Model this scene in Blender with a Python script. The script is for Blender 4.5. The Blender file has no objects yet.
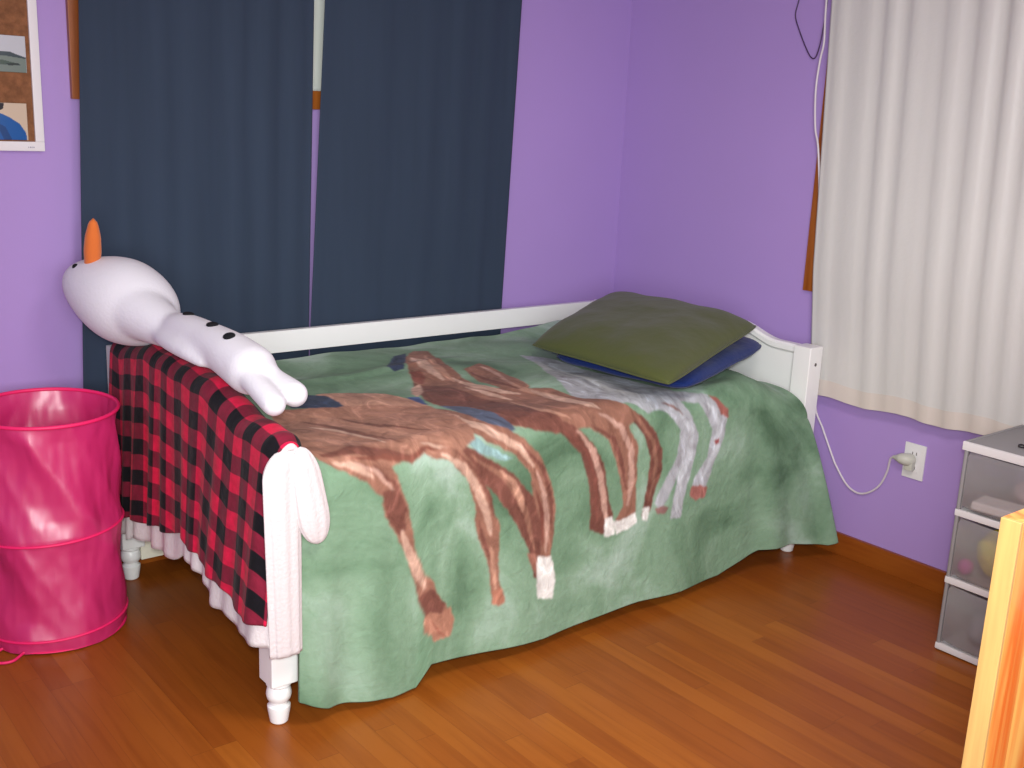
import bpy, bmesh, math, random
import numpy as np
from mathutils import Vector, Matrix, noise

random.seed(4)
sc = bpy.context.scene
col = sc.collection
PI = math.pi

# ---------------------------------------------------------------- camera
RX = Vector((0.78126828, -0.62274254, 0.04256293))
UP = Vector((0.1165084, 0.21247734, 0.97019543))
FW = Vector((0.61322562, 0.75302398, -0.23855654))
cam_data = bpy.data.cameras.new('camera')
cam = bpy.data.objects.new('camera', cam_data)
col.objects.link(cam)
M = Matrix((RX, UP, -FW)).transposed().to_4x4()
M.translation = Vector((-3.2346, -3.313, 1.4691))
cam.matrix_world = M
cam_data.sensor_width = 36
cam_data.lens = 38.104
cam_data.clip_start = .02
sc.camera = cam

# ---------------------------------------------------------------- light
sc.view_settings.view_transform = 'Standard'
sc.view_settings.look = 'None'
sc.view_settings.gamma = 1
sc.view_settings.use_curve_mapping = False
sc.view_settings.exposure = 0.0

world = bpy.data.worlds.new('world')
sc.world = world
world.use_nodes = True
wb = world.node_tree.nodes['Background']
wb.inputs[0].default_value = (.80, .90, 1, 1)
wb.inputs[1].default_value = 1.2


def lamp(name, kind, loc, target, power, size=.1, colour=(1, 1, 1), **kw):
    d = bpy.data.lights.new(name, kind)
    d.energy = power
    d.color = colour
    if kind == 'AREA':
        d.size = size
    else:
        d.shadow_soft_size = size
    for k, v in kw.items():
        setattr(d, k, v)
    o = bpy.data.objects.new(name, d)
    col.objects.link(o)
    o.location = loc
    o.rotation_euler = (Vector(target) - Vector(loc)).to_track_quat('-Z', 'Y').to_euler()
    return o


# the camera's flash, just above its lens
lamp('flash', 'SPOT', (-3.26, -3.34, 1.56), (-.85, -.55, .62), 205, .05, (.96, 1, .95),
     spot_size=math.radians(68), spot_blend=1)
# added soft fill behind the camera, for ambient light; no real source there
lamp('fill_behind', 'AREA', (-3.3, -3.75, 1.35), (-1.0, -.5, .30), 84, 1.3, (.95, 1, .97))
# added overhead fill to raise the ambient light, not a known fixture
lamp('ceiling_fill', 'AREA', (-2.0, -2.6, 2.35), (-2.0, -2.6, 0), 32, .6, (1, .93, .85))

# ---------------------------------------------------------------- helpers


def lin(c):
    out = []
    for v in c[:3]:
        v = v / 255
        out.append(v / 12.92 if v <= .04045 else ((v + .055) / 1.055) ** 2.4)
    return (*out, 1)


MATS = {}


def mat(name, rgb, rough=.6, spec=.3, bump=0, bscale=60, var=0, vscale=4, stretch=(1, 1, 1), sheen=0, coat=0,
        metal=0, trans=0, distort=0, var_rgb=None):
    m = bpy.data.materials.new(name)
    m.use_nodes = True
    nt = m.node_tree
    b = nt.nodes['Principled BSDF']
    b.inputs['Base Color'].default_value = lin(rgb)
    b.inputs['Roughness'].default_value = rough
    b.inputs['Specular IOR Level'].default_value = spec
    b.inputs['Metallic'].default_value = metal
    b.inputs['Sheen Weight'].default_value = sheen
    b.inputs['Coat Weight'].default_value = coat
    b.inputs['Transmission Weight'].default_value = trans
    tc = nt.nodes.new('ShaderNodeTexCoord')
    mp = nt.nodes.new('ShaderNodeMapping')
    mp.inputs['Scale'].default_value = stretch
    nt.links.new(tc.outputs['Object'], mp.inputs[0])
    if var:
        n = nt.nodes.new('ShaderNodeTexNoise')
        n.inputs['Scale'].default_value = vscale
        n.inputs['Detail'].default_value = 5
        n.inputs['Distortion'].default_value = distort
        nt.links.new(mp.outputs[0], n.inputs[0])
        rp = nt.nodes.new('ShaderNodeValToRGB')
        rp.color_ramp.elements[0].position = .32
        rp.color_ramp.elements[1].position = .68
        c = lin(rgb)
        d = lin(var_rgb) if var_rgb else tuple(x * (1 - var) for x in c[:3]) + (1,)
        rp.color_ramp.elements[0].color = d
        rp.color_ramp.elements[1].color = c
        nt.links.new(n.outputs[0], rp.inputs[0])
        nt.links.new(rp.outputs[0], b.inputs['Base Color'])
    if bump:
        n = nt.nodes.new('ShaderNodeTexNoise')
        n.inputs['Scale'].default_value = bscale
        n.inputs['Detail'].default_value = 4
        nt.links.new(mp.outputs[0], n.inputs[0])
        bp = nt.nodes.new('ShaderNodeBump')
        bp.inputs['Strength'].default_value = bump
        bp.inputs['Distance'].default_value = .01
        nt.links.new(n.outputs[0], bp.inputs['Height'])
        nt.links.new(bp.outputs[0], b.inputs['Normal'])
    MATS[name] = m
    return m


def obj(name, bm, m, parent=None, smooth=True, kind=None):
    me = bpy.data.meshes.new(name)
    bm.normal_update()
    bm.to_mesh(me)
    bm.free()
    if m:
        me.materials.append(m)
    if smooth:
        me.polygons.foreach_set('use_smooth', [True] * len(me.polygons))
    o = bpy.data.objects.new(name, me)
    col.objects.link(o)
    if parent:
        o.parent = parent
    if kind:
        o['kind'] = kind
    return o


def auto(o, deg=35):
    """flat faces across sharp edges"""
    me = o.data
    bm = bmesh.new()
    bm.from_mesh(me)
    for e in bm.edges:
        if len(e.link_faces) == 2 and e.calc_face_angle(0) > math.radians(deg):
            e.smooth = False
    bm.to_mesh(me)
    bm.free()
    return o


def thing(name, label, cat, loc=(0, 0, 0), rotz=0, group=None):
    o = bpy.data.objects.new(name, None)
    col.objects.link(o)
    o.location = loc
    o.rotation_euler = (0, 0, rotz)
    o.empty_display_size = .05
    return tag(o, label, cat, group)


def tag(o, label, cat, group=None):
    o['label'] = label
    o['category'] = cat
    if group:
        o['group'] = group
    return o


def box(bm, a, b, bev=0, seg=2):
    """axis-aligned box from corner a to corner b"""
    a = Vector(a); b = Vector(b)
    r = bmesh.ops.create_cube(bm, size=1)
    vs = r['verts']
    for v in vs:
        v.co = Vector([(a[i] + b[i]) / 2 + v.co[i] * abs(b[i] - a[i]) for i in range(3)])
    if bev:
        es = list({e for v in vs for e in v.link_edges})
        bmesh.ops.bevel(bm, geom=es, offset=bev, segments=seg, profile=.7, affect='EDGES')


def newbox(name, a, b, m, parent=None, bev=.003, kind=None):
    bm = bmesh.new()
    box(bm, a, b, bev)
    o = obj(name, bm, m, parent, True, kind)
    return auto(o)


def grid(bm, P, closed_u=False, closed_v=False):
    """P[i][j] points -> quads"""
    V = [[bm.verts.new(p) for p in row] for row in P]
    nu, nv = len(V), len(V[0])
    for i in range(nu - (0 if closed_u else 1)):
        for j in range(nv - (0 if closed_v else 1)):
            a, b = V[i][j], V[(i + 1) % nu][j]
            c, d = V[(i + 1) % nu][(j + 1) % nv], V[i][(j + 1) % nv]
            bm.faces.new((a, b, c, d))
    return V


def tube(bm, pts, r, n=10, cap=True):
    """round tube along pts; r a number or a list"""
    pts = [Vector(p) for p in pts]
    rs = r if isinstance(r, (list, tuple)) else [r] * len(pts)
    t = (pts[1] - pts[0]).normalized()
    a = t.orthogonal().normalized()
    rings = []
    for i, p in enumerate(pts):
        if i == 0:
            t = pts[1] - pts[0]
        elif i == len(pts) - 1:
            t = pts[-1] - pts[-2]
        else:
            t = pts[i + 1] - pts[i - 1]
        t.normalize()
        a = (a - t * a.dot(t)).normalized()
        b = t.cross(a)
        rings.append([p + (a * math.cos(k * 2 * PI / n) + b * math.sin(k * 2 * PI / n)) * rs[i] for k in range(n)])
    V = grid(bm, rings, False, True)
    if cap:
        bm.faces.new(V[0][::-1])
        bm.faces.new(V[-1])


def lathe(bm, prof, n=28, c=(0, 0, 0), cap=True):
    P = [[(c[0] + r * math.cos(k * 2 * PI / n), c[1] + r * math.sin(k * 2 * PI / n), c[2] + z) for k in range(n)] for r, z in prof]
    V = grid(bm, P, False, True)
    if cap:
        bm.faces.new(V[0][::-1])
        bm.faces.new(V[-1])


def smooth_path(pts, n=8):
    """Catmull-Rom through pts"""
    pts = [Vector(p) for p in pts]
    q = [pts[0] * 2 - pts[1]] + pts + [pts[-1] * 2 - pts[-2]]
    out = []
    for i in range(1, len(q) - 2):
        p0, p1, p2, p3 = q[i - 1:i + 3]
        for k in range(n):
            t = k / n
            out.append(.5 * ((2 * p1) + (p2 - p0) * t + (2 * p0 - 5 * p1 + 4 * p2 - p3) * t * t + (3 * p1 - p0 - 3 * p2 + p3) * t ** 3))
    out.append(pts[-1])
    return out


def ellipsoid(bm, c, rad, rot=None, seg=32, rings=20, fn=None):
    r = bmesh.ops.create_uvsphere(bm, u_segments=seg, v_segments=rings, radius=1)
    for v in r['verts']:
        p = v.co.copy()
        if fn:
            p = fn(p)
        p = Vector([p[i] * rad[i] for i in range(3)])
        if rot:
            p = rot @ p
        v.co = p + Vector(c)


def solidify(o, t, offset=0):
    m = o.modifiers.new('thickness', 'SOLIDIFY')
    m.thickness = t
    m.offset = offset
    return o


def array_mesh(name, X, Y, Z, m, parent=None):
    """regular sheet from 2-D numpy arrays"""
    n, k = X.shape
    co = np.stack([X, Y, Z], -1).reshape(-1, 3)
    i = np.arange(n * k).reshape(n, k)
    f = np.stack([i[:-1, :-1], i[1:, :-1], i[1:, 1:], i[:-1, 1:]], -1).reshape(-1, 4)
    me = bpy.data.meshes.new(name)
    me.vertices.add(len(co))
    me.vertices.foreach_set('co', co.ravel().astype(np.float32))
    me.loops.add(f.size)
    me.loops.foreach_set('vertex_index', f.ravel().astype(np.int32))
    me.polygons.add(len(f))
    me.polygons.foreach_set('loop_start', np.arange(0, f.size, 4, dtype=np.int32))
    me.polygons.foreach_set('loop_total', np.full(len(f), 4, dtype=np.int32))
    me.polygons.foreach_set('use_smooth', np.ones(len(f), dtype=bool))
    me.update(calc_edges=True)
    me.validate()
    if m:
        me.materials.append(m)
    o = bpy.data.objects.new(name, me)
    col.objects.link(o)
    if parent:
        o.parent = parent
    return o


def paint(o, U, V, layers, base=(0, 0, 0), base_a=0.0, soft=0, wobble=0.0):
    """store a printed picture as a colour attribute; layers of flat polygons in (U, V)"""
    u = U.ravel(); v = V.ravel()
    if wobble:
        u, v = (u + wobble * (np.sin(v * 140 + 3 * np.sin(u * 60)) + .7 * np.sin(v * 330 + u * 210)) * .6,
                v + wobble * (np.sin(u * 150 + 3 * np.sin(v * 50)) + .7 * np.sin(u * 290 + v * 260)))
    rgba = np.zeros((len(u), 4), np.float32)
    rgba[:, :3] = lin(base)[:3]
    rgba[:, 3] = base_a
    for rgb, pts in layers:
        P = np.array(pts, float)
        lo, hi = P.min(0), P.max(0)
        idx = np.where((u >= lo[0]) & (u <= hi[0]) & (v >= lo[1]) & (v <= hi[1]))[0]
        if not len(idx):
            continue
        uu, vv = u[idx], v[idx]
        ins = np.zeros(len(idx), bool)
        n = len(P)
        for a in range(n):
            x1, y1 = P[a]; x2, y2 = P[(a + 1) % n]
            if y1 == y2:
                continue
            c = ((y1 > vv) != (y2 > vv)) & (uu < (x2 - x1) * (vv - y1) / (y2 - y1) + x1)
            ins ^= c
        rgba[idx[ins], :3] = lin(rgb)[:3]
        rgba[idx[ins], 3] = 1
    G = rgba.reshape(U.shape + (4,))
    for _ in range(soft):           # the dye bleeds a little into the pile
        G[..., :3] *= G[..., 3:]
        for ax in (0, 1):
            G = .25 * np.roll(G, 1, ax) + .5 * G + .25 * np.roll(G, -1, ax)
        G[..., :3] /= np.maximum(G[..., 3:], 1e-4)
    rgba = np.ascontiguousarray(G.reshape(-1, 4), dtype=np.float32)
    at = o.data.color_attributes.new('print', 'FLOAT_COLOR', 'POINT')
    at.data.foreach_set('color', rgba.ravel())


def uvmap(o, U, V):
    me = o.data
    uv = me.uv_layers.new(name='UVMap')
    li = np.empty(len(me.loops), np.int32)
    me.loops.foreach_get('vertex_index', li)
    uv.data.foreach_set('uv', np.stack([U.ravel()[li], V.ravel()[li]], -1).ravel().astype(np.float32))


def sm1(x, a, b):
    t = min(max((x - a) / (b - a), 0), 1)
    return t * t * (3 - 2 * t)

def sm(x, a, b):
    t = np.clip((np.asarray(x, float) - a) / (b - a), 0, 1)
    return t * t * (3 - 2 * t)


ZB_X = [-2.10, -2.055, -2.0, -1.86, -1.785, -1.74, -1.62, -1.35, -1.14, -.97, -.79, -.60, -.42, -.28, -.12, 0]
ZB_Z = [.100, .078, .042, .010, .012, .066, .053, .033, .040, .045, .037, .040, .092, .084, .060, .085]


def throw_surface(u, v):
    """the horse throw: flat over the mattress, rolled over its front edge, hanging to the floor"""
    u = np.asarray(u, float); v = np.asarray(v, float)
    x0 = -2.065 + u * (2.065 - .186)
    head = sm(u, .80, 1); foot = 1 - sm(u, 0, .22)
    r = .075 + .075 * sm(u, .80, 1)
    yp = -1.150 - .020 * sm(u, .85, 1)
    zt = .662 + .004 * np.sin(x0 * 5 + 1)
    zb = np.interp(x0 + .10 * head, ZB_X, ZB_Z)
    L1 = (-.150 - yp) - r
    L2 = zt - r - zb
    S = L1 + r * np.pi / 2 + L2
    s = v * S
    a = np.clip((s - L1) / r, 0, np.pi / 2)
    t = np.clip((s - L1 - r * np.pi / 2) / L2, 0, 1)
    flat = np.minimum(s, L1)
    y = -.150 - flat - r * np.sin(a)
    z = zt - r * (1 - np.cos(a)) - t * L2
    # hang: folds open towards the hem
    wf = np.sin(u * 74 + .6) + .45 * np.sin(u * 131 + 1.9 + 2.0 * t)
    wh = np.sin(u * 62 + 2.2 + .8 * t) + .5 * np.sin(u * 101 + .4)
    wm = np.sin(u * 21 + .5) + .5 * np.sin(u * 37 + 2.0)
    y = y - t * (.040 + -.005 * foot + .030 * head)
    y = y - (t ** .8) * (.009 * foot * wf + .021 * head * wh + .006 * wm)
    x = x0 + head * .120 * t ** .75 - (1 - sm(u, 0, .12)) * (.036 * sm(t, 0, .05) + .024 * t)
    # lies loosely on top
    top = 1 - sm(s, L1 - .05, L1 + .02)
    z = z + top * (.004 * np.sin(x0 * 11 + y * 7) + .003 * np.sin(y * 23 + x0 * 4) + .0015 * np.sin(x0 * 31 - y * 19))
    ridge = np.exp(-((y + .40 + .05 * np.sin(x0 * 3)) / .03) ** 2) * sm(x0, -1.9, -1.5) * (1 - sm(x0, -1.3, -.9))
    z = z + top * .010 * ridge
    # rises at the back edge against the rail, sinks towards the headboard's front corner
    z = z + .030 * sm(x0, -.85, -.45) * (1 - sm(-y, .15, .30)) * top
    z = z - .070 * sm(u, .87, 1) * sm(-y, .55, .95) * (1 - t) * np.cos(a)
    return x, y, z
PRINT = [  # colour, outline in cloth coordinates (share of the length, share of the width)
    ((168,170,176), [(0.6297,0.1958),(0.6615,0.2536),(0.6624,0.3593),(0.6724,0.495),(0.6843,0.5918),(0.7525,0.6162),(0.7298,0.6307),(0.6661,0.6162),(0.5969,0.6329),(0.5787,0.6107),(0.5223,0.5873),(0.5014,0.5484),(0.5296,0.4739),(0.5978,0.3092)]),
    ((150,152,160), [(0.6133,0.3026),(0.5769,0.4894),(0.6051,0.5951),(0.7079,0.6151),(0.7106,0.6118),(0.6251,0.5729),(0.5996,0.4638),(0.6215,0.2937)]),
    ((186,188,192), [(0.616,0.3482),(0.5732,0.5506),(0.6169,0.6096),(0.6197,0.6073),(0.5933,0.5295),(0.6224,0.3404)]),
    ((168,170,176), [(0.6015,0.5806),(0.6706,0.6096),(0.6943,0.6429),(0.7161,0.693),(0.7052,0.7375),(0.6815,0.8065),(0.6733,0.8476),(0.6488,0.8465),(0.6533,0.8131),(0.6715,0.7497),(0.6415,0.8053),(0.626,0.8287),(0.6124,0.8065),(0.6342,0.7697),(0.6633,0.723),(0.6706,0.6707),(0.6415,0.6363),(0.5978,0.6162)]),
    ((168,170,176), [(0.707,0.6129),(0.7589,0.6229),(0.7871,0.6663),(0.7798,0.7108),(0.7607,0.7486),(0.7425,0.792),(0.7252,0.8231),(0.6979,0.8098),(0.7052,0.7775),(0.7398,0.7386),(0.7498,0.6852),(0.727,0.6407)]),
    ((190,194,200), [(0.6633,0.634),(0.6897,0.6774),(0.6861,0.723),(0.6624,0.7697),(0.6588,0.8343),(0.6633,0.8354),(0.6761,0.7742),(0.7006,0.7297),(0.7043,0.6774),(0.6679,0.6318)]),
    ((190,194,200), [(0.7379,0.6307),(0.7625,0.6796),(0.7525,0.7264),(0.7243,0.7831),(0.7279,0.7853),(0.768,0.7341),(0.778,0.6808),(0.7425,0.6296)]),
    ((150,92,84), [(0.7507,0.6162),(0.7643,0.6229),(0.7889,0.6541),(0.7898,0.6719),(0.7689,0.6552)]),
    ((150,96,88), [(0.6997,0.792),(0.7234,0.792),(0.7434,0.8031),(0.7361,0.822),(0.7116,0.822),(0.6952,0.8076)]),
    ((140,104,100), [(0.6124,0.8187),(0.6278,0.8154),(0.6442,0.822),(0.6351,0.832),(0.6197,0.8298)]),
    ((128,98,92), [(0.6351,0.6174),(0.6561,0.6285),(0.677,0.6452),(0.6779,0.644),(0.6615,0.624),(0.6369,0.6151)]),
    ((150,80,80), [(0.7561,0.7086),(0.7689,0.7052),(0.7698,0.7152),(0.7598,0.7175)]),
    ((112,70,60), [(0.4904,0.5628),(0.535,0.5962),(0.576,0.6274),(0.6096,0.663),(0.6288,0.7041),(0.6288,0.7442),(0.6142,0.7809),(0.6042,0.8187),(0.5951,0.8331),(0.5842,0.8298),(0.596,0.7642),(0.6015,0.7141),(0.5869,0.6741),(0.5578,0.6363),(0.5159,0.6162)]),
    ((140,98,82), [(0.5123,0.6007),(0.5696,0.6418),(0.6033,0.6852),(0.6106,0.733),(0.5996,0.7998),(0.6024,0.8009),(0.6197,0.7353),(0.6115,0.683),(0.576,0.6363),(0.5141,0.5984)]),
    ((222,220,216), [(0.586,0.8142),(0.6015,0.8142),(0.5978,0.8398),(0.5869,0.8354)]),
    ((140,98,82), [(0.4113,0.1235),(0.465,0.0656),(0.4868,0.0857),(0.4486,0.2169),(0.4258,0.3126),(0.414,0.406),(0.4613,0.4372),(0.5059,0.4727),(0.5105,0.5451),(0.5305,0.5773),(0.5623,0.6085),(0.576,0.634),(0.5514,0.6485),(0.5205,0.6352),(0.4713,0.6363),(0.4377,0.6329),(0.4113,0.6352),(0.364,0.6207),(0.3339,0.6073),(0.3103,0.5706),(0.2957,0.5061),(0.2875,0.4494),(0.293,0.4082),(0.3285,0.3204),(0.3612,0.2392)]),
    ((140,98,82), [(0.455,0.2692),(0.505,0.2414),(0.5023,0.3137),(0.4977,0.3749),(0.4832,0.4394),(0.454,0.4683),(0.434,0.4349),(0.4313,0.3604)]),
    ((112,70,60), [(0.343,0.2803),(0.3467,0.3181),(0.3758,0.3682),(0.3758,0.4472),(0.3958,0.535),(0.4231,0.6107),(0.4113,0.6352),(0.364,0.6207),(0.3194,0.5962),(0.3148,0.5161),(0.2903,0.4672),(0.2884,0.4194)]),
    ((192,156,138), [(0.4222,0.129),(0.4004,0.1991),(0.3904,0.2581),(0.3876,0.3092),(0.394,0.3037),(0.414,0.2325),(0.4404,0.1424),(0.4313,0.1157)]),
    ((176,132,112), [(0.4577,0.119),(0.4104,0.2392),(0.3976,0.3304),(0.404,0.3237),(0.4359,0.2091),(0.465,0.1101)]),
    ((120,70,60), [(0.3676,0.228),(0.3867,0.2303),(0.3712,0.2781),(0.3494,0.3037),(0.3467,0.277)]),
    ((192,156,138), [(0.4067,0.3059),(0.4013,0.3893),(0.4167,0.4438),(0.4431,0.4661),(0.4468,0.4616),(0.4295,0.4271),(0.4186,0.366),(0.4113,0.3003)]),
    ((192,156,138), [(0.3913,0.3749),(0.394,0.4472),(0.4104,0.4905),(0.4149,0.4839),(0.4067,0.4305),(0.3967,0.3671)]),
    ((176,132,112), [(0.4695,0.3648),(0.4559,0.4461),(0.4713,0.4994),(0.4914,0.5584),(0.4977,0.5506),(0.485,0.4828),(0.4695,0.4305),(0.4759,0.3571)]),
    ((192,156,138), [(0.4686,0.4594),(0.4677,0.5595),(0.4986,0.6196),(0.525,0.6407),(0.5268,0.6385),(0.5077,0.6107),(0.4923,0.5317),(0.4732,0.4538)]),
    ((176,132,112), [(0.3995,0.5006),(0.4004,0.5829),(0.4404,0.6151),(0.4413,0.614),(0.4113,0.5695),(0.404,0.4939)]),
    ((182,144,130), [(0.4877,0.2714),(0.4813,0.3393),(0.4622,0.4138),(0.4659,0.4093),(0.4941,0.3248),(0.4923,0.2659)]),
    ((112,70,60), [(0.4522,0.2937),(0.4413,0.3904),(0.4586,0.4438),(0.4613,0.4405),(0.455,0.3737),(0.4559,0.2892)]),
    ((52,62,84), [(0.3439,0.1835),(0.404,0.0979),(0.4422,0.079),(0.4022,0.1479),(0.3676,0.2058),(0.3458,0.2102)]),
    ((192,156,138), [(0.3239,0.3148),(0.3476,0.3003),(0.3176,0.3671),(0.2903,0.396),(0.293,0.3682)]),
    ((112,70,60), [(0.3649,0.6196),(0.4122,0.634),(0.4504,0.6774),(0.4677,0.7297),(0.4732,0.7875),(0.4713,0.8254),(0.495,0.8409),(0.5187,0.8432),(0.5223,0.8131),(0.5105,0.772),(0.5005,0.7075),(0.4768,0.6652),(0.4395,0.6263),(0.4013,0.6007)]),
    ((182,144,130), [(0.4422,0.6352),(0.4713,0.6796),(0.4886,0.7375),(0.4959,0.7864),(0.5077,0.8331),(0.5114,0.8331),(0.5086,0.7887),(0.5014,0.7386),(0.4823,0.6763),(0.4449,0.634)]),
    ((120,72,62), [(0.414,0.6296),(0.4595,0.6763),(0.4786,0.7353),(0.4841,0.8109),(0.4868,0.812),(0.4868,0.7353),(0.4659,0.6741),(0.4158,0.6285)]),
    ((222,220,216), [(0.5032,0.8142),(0.5205,0.8131),(0.5259,0.8498),(0.5041,0.8476)]),
    ((140,98,82), [(0.465,0.6318),(0.5086,0.6641),(0.5268,0.713),(0.5387,0.7597),(0.5441,0.7998),(0.5268,0.8209),(0.5278,0.8387),(0.556,0.842),(0.5714,0.8265),(0.5714,0.7675),(0.5742,0.6852),(0.5514,0.6485),(0.5205,0.6185),(0.4914,0.5973)]),
    ((112,70,60), [(0.4732,0.634),(0.515,0.6663),(0.5323,0.7097),(0.5478,0.7697),(0.5514,0.7709),(0.5423,0.7097),(0.5232,0.6618),(0.4759,0.6329)]),
    ((182,144,130), [(0.4977,0.6162),(0.5314,0.6518),(0.5523,0.6952),(0.5541,0.7519),(0.5514,0.7998),(0.5551,0.8009),(0.5669,0.7553),(0.5651,0.6952),(0.5414,0.6463),(0.5014,0.6129)]),
    ((222,220,216), [(0.5205,0.8242),(0.5487,0.8242),(0.5714,0.8187),(0.5742,0.8409),(0.5296,0.8509)]),
    ((84,92,112), [(0.2903,0.4672),(0.3267,0.4905),(0.3312,0.5539),(0.3312,0.5996),(0.3358,0.6151),(0.3185,0.6185),(0.2921,0.5973),(0.2894,0.5528)]),
    ((70,86,130), [(0.273,0.3882),(0.2912,0.3982),(0.2784,0.4505),(0.2666,0.4205)]),
    ((130,160,160), [(0.2357,0.614),(0.2575,0.614),(0.2766,0.6363),(0.3203,0.663),(0.2985,0.663),(0.2575,0.644)]),
    ((112,70,60), [(0.2129,0.614),(0.2621,0.6463),(0.3203,0.6885),(0.3567,0.7353),(0.3749,0.7976),(0.3722,0.8543),(0.3658,0.8888),(0.3558,0.8799),(0.3485,0.8343),(0.3194,0.7697),(0.2912,0.7253),(0.2566,0.6852),(0.2075,0.644)]),
    ((140,98,82), [(0.2457,0.6507),(0.303,0.6986),(0.3358,0.7586),(0.3567,0.8331),(0.3603,0.8331),(0.3467,0.7564),(0.3112,0.693),(0.2475,0.6474)]),
    ((176,132,112), [(0.2939,0.6808),(0.3148,0.7075),(0.3276,0.7397),(0.3358,0.7608),(0.3394,0.7608),(0.3403,0.7375),(0.3248,0.7019),(0.2957,0.6785)]),
    ((140,98,82), [(0.2602,0.4416),(0.2857,0.5028),(0.2975,0.5918),(0.3376,0.6274),(0.3712,0.6663),(0.3904,0.7108),(0.4013,0.7575),(0.3985,0.8042),(0.3904,0.8532),(0.3685,0.8476),(0.3749,0.7976),(0.3567,0.7353),(0.3521,0.6941),(0.3203,0.6541),(0.2784,0.6307),(0.2502,0.594),(0.2602,0.5172)]),
    ((192,156,138), [(0.2675,0.4928),(0.2584,0.584),(0.293,0.6263),(0.3312,0.6529),(0.3576,0.683),(0.3612,0.6819),(0.3394,0.6452),(0.303,0.6151),(0.2757,0.5617),(0.2757,0.4816)]),
    ((182,144,130), [(0.3621,0.6908),(0.374,0.7375),(0.3794,0.792),(0.3794,0.8409),(0.3822,0.842),(0.3894,0.7942),(0.384,0.7375),(0.3649,0.6897)]),
    ((112,70,60), [(0.3358,0.6418),(0.3731,0.6897),(0.3885,0.7486),(0.3913,0.8042),(0.394,0.8042),(0.3967,0.7508),(0.3803,0.6874),(0.3376,0.6396)]),
    ((120,70,60), [(0.3621,0.7253),(0.3703,0.772),(0.3731,0.8265),(0.3758,0.8276),(0.3785,0.7731),(0.364,0.7253)]),
    ((142,96,82), [(0.3439,0.8331),(0.3722,0.8465),(0.374,0.8765),(0.3658,0.8854),(0.354,0.8676)]),
    ((222,220,216), [(0.364,0.8465),(0.3913,0.8498),(0.4013,0.8899),(0.3958,0.9299),(0.364,0.9221),(0.3621,0.8888)]),
    ((176,132,112), [(0.1629,0.2881),(0.2211,0.3014),(0.2548,0.3515),(0.2721,0.4093),(0.2775,0.4583),(0.2284,0.4527),(0.162,0.3949),(0.1574,0.3493)]),
    ((52,62,84), [(0.1419,0.2536),(0.1711,0.3115),(0.1665,0.3882),(0.1401,0.3804),(0.0955,0.3359)]),
    ((156,112,94), [(0.0673,0.3293),(0.1683,0.3849),(0.2393,0.4316),(0.2775,0.4583),(0.2748,0.5306),(0.2693,0.5929),(0.2602,0.6229),(0.2293,0.6407),(0.2102,0.6529),(0.1802,0.6429),(0.141,0.6207),(0.1201,0.624),(0.1137,0.6263),(0.0637,0.6151),(0.0182,0.6174),(0,0.5317)]),
    ((140,98,82), [(0,0.5773),(0.0391,0.6007),(0.0937,0.6051),(0.1556,0.6096),(0.1574,0.6051),(0.1019,0.584),(0.0537,0.5673),(0.0009,0.5717)]),
    ((112,70,60), [(0.0237,0.6085),(0.0664,0.6018),(0.1201,0.6129),(0.1756,0.6363),(0.1765,0.6318),(0.1256,0.5996),(0.0764,0.5784),(0.0255,0.6018)]),
    ((120,72,60), [(0.0619,0.6118),(0.1119,0.6151),(0.1583,0.6296),(0.2002,0.6352),(0.2002,0.6318),(0.1601,0.6207),(0.1146,0.6051),(0.0637,0.6085)]),
    ((172,126,106), [(0.0937,0.376),(0.121,0.4516),(0.1429,0.535),(0.1765,0.6129),(0.2193,0.6251),(0.2211,0.6229),(0.1847,0.5996),(0.1565,0.5184),(0.1347,0.4271),(0.0965,0.3704)]),
    ((164,118,100), [(0.1683,0.436),(0.202,0.5028),(0.2366,0.5617),(0.2411,0.5539),(0.2229,0.465),(0.1729,0.4305)]),
    ((192,156,138), [(0.071,0.4627),(0.1001,0.5117),(0.1256,0.5829),(0.1274,0.5795),(0.1092,0.4939),(0.0746,0.4549)]),
    ((120,78,66), [(0.0783,0.4116),(0.0992,0.4816),(0.1201,0.5484),(0.1465,0.5895),(0.1474,0.5873),(0.1274,0.5362),(0.1092,0.4616),(0.0801,0.4082)]),
    ((192,156,138), [(0.1738,0.6185),(0.2056,0.6374),(0.2311,0.6585),(0.2329,0.6563),(0.2102,0.6307),(0.1756,0.6162)]),
    ((170,124,106), [(0.03,0.5261),(0.0628,0.5617),(0.1028,0.5818),(0.1056,0.5773),(0.0719,0.5428),(0.0328,0.5195)]),
    ((116,74,62), [(0.1365,0.4216),(0.1556,0.5172),(0.2093,0.5818),(0.2111,0.5784),(0.1638,0.5083),(0.1383,0.4182)]),
    ((140,98,82), [(0.1793,0.6452),(0.2102,0.6529),(0.2393,0.6874),(0.253,0.7364),(0.252,0.7608),(0.2557,0.7898),(0.273,0.8354),(0.2775,0.8721),(0.2803,0.9155),(0.2912,0.921),(0.303,0.9121),(0.293,0.8743),(0.2921,0.8309),(0.2957,0.7853),(0.2939,0.7709),(0.2821,0.7464),(0.2739,0.7175),(0.2566,0.673),(0.2302,0.6363),(0.202,0.6296)]),
    ((192,156,138), [(0.1965,0.6418),(0.2275,0.6685),(0.2502,0.7075),(0.2648,0.7508),(0.2775,0.792),(0.2821,0.792),(0.2784,0.7486),(0.2621,0.703),(0.2366,0.6596),(0.1993,0.6385)]),
    ((112,70,60), [(0.2584,0.762),(0.2621,0.7987),(0.2784,0.8398),(0.2812,0.8398),(0.2702,0.7976),(0.2602,0.762)]),
    ((112,70,60), [(0.222,0.6396),(0.2539,0.6796),(0.2739,0.723),(0.2875,0.7664),(0.2894,0.7664),(0.2803,0.7219),(0.2593,0.6763),(0.2238,0.6385)]),
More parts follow.
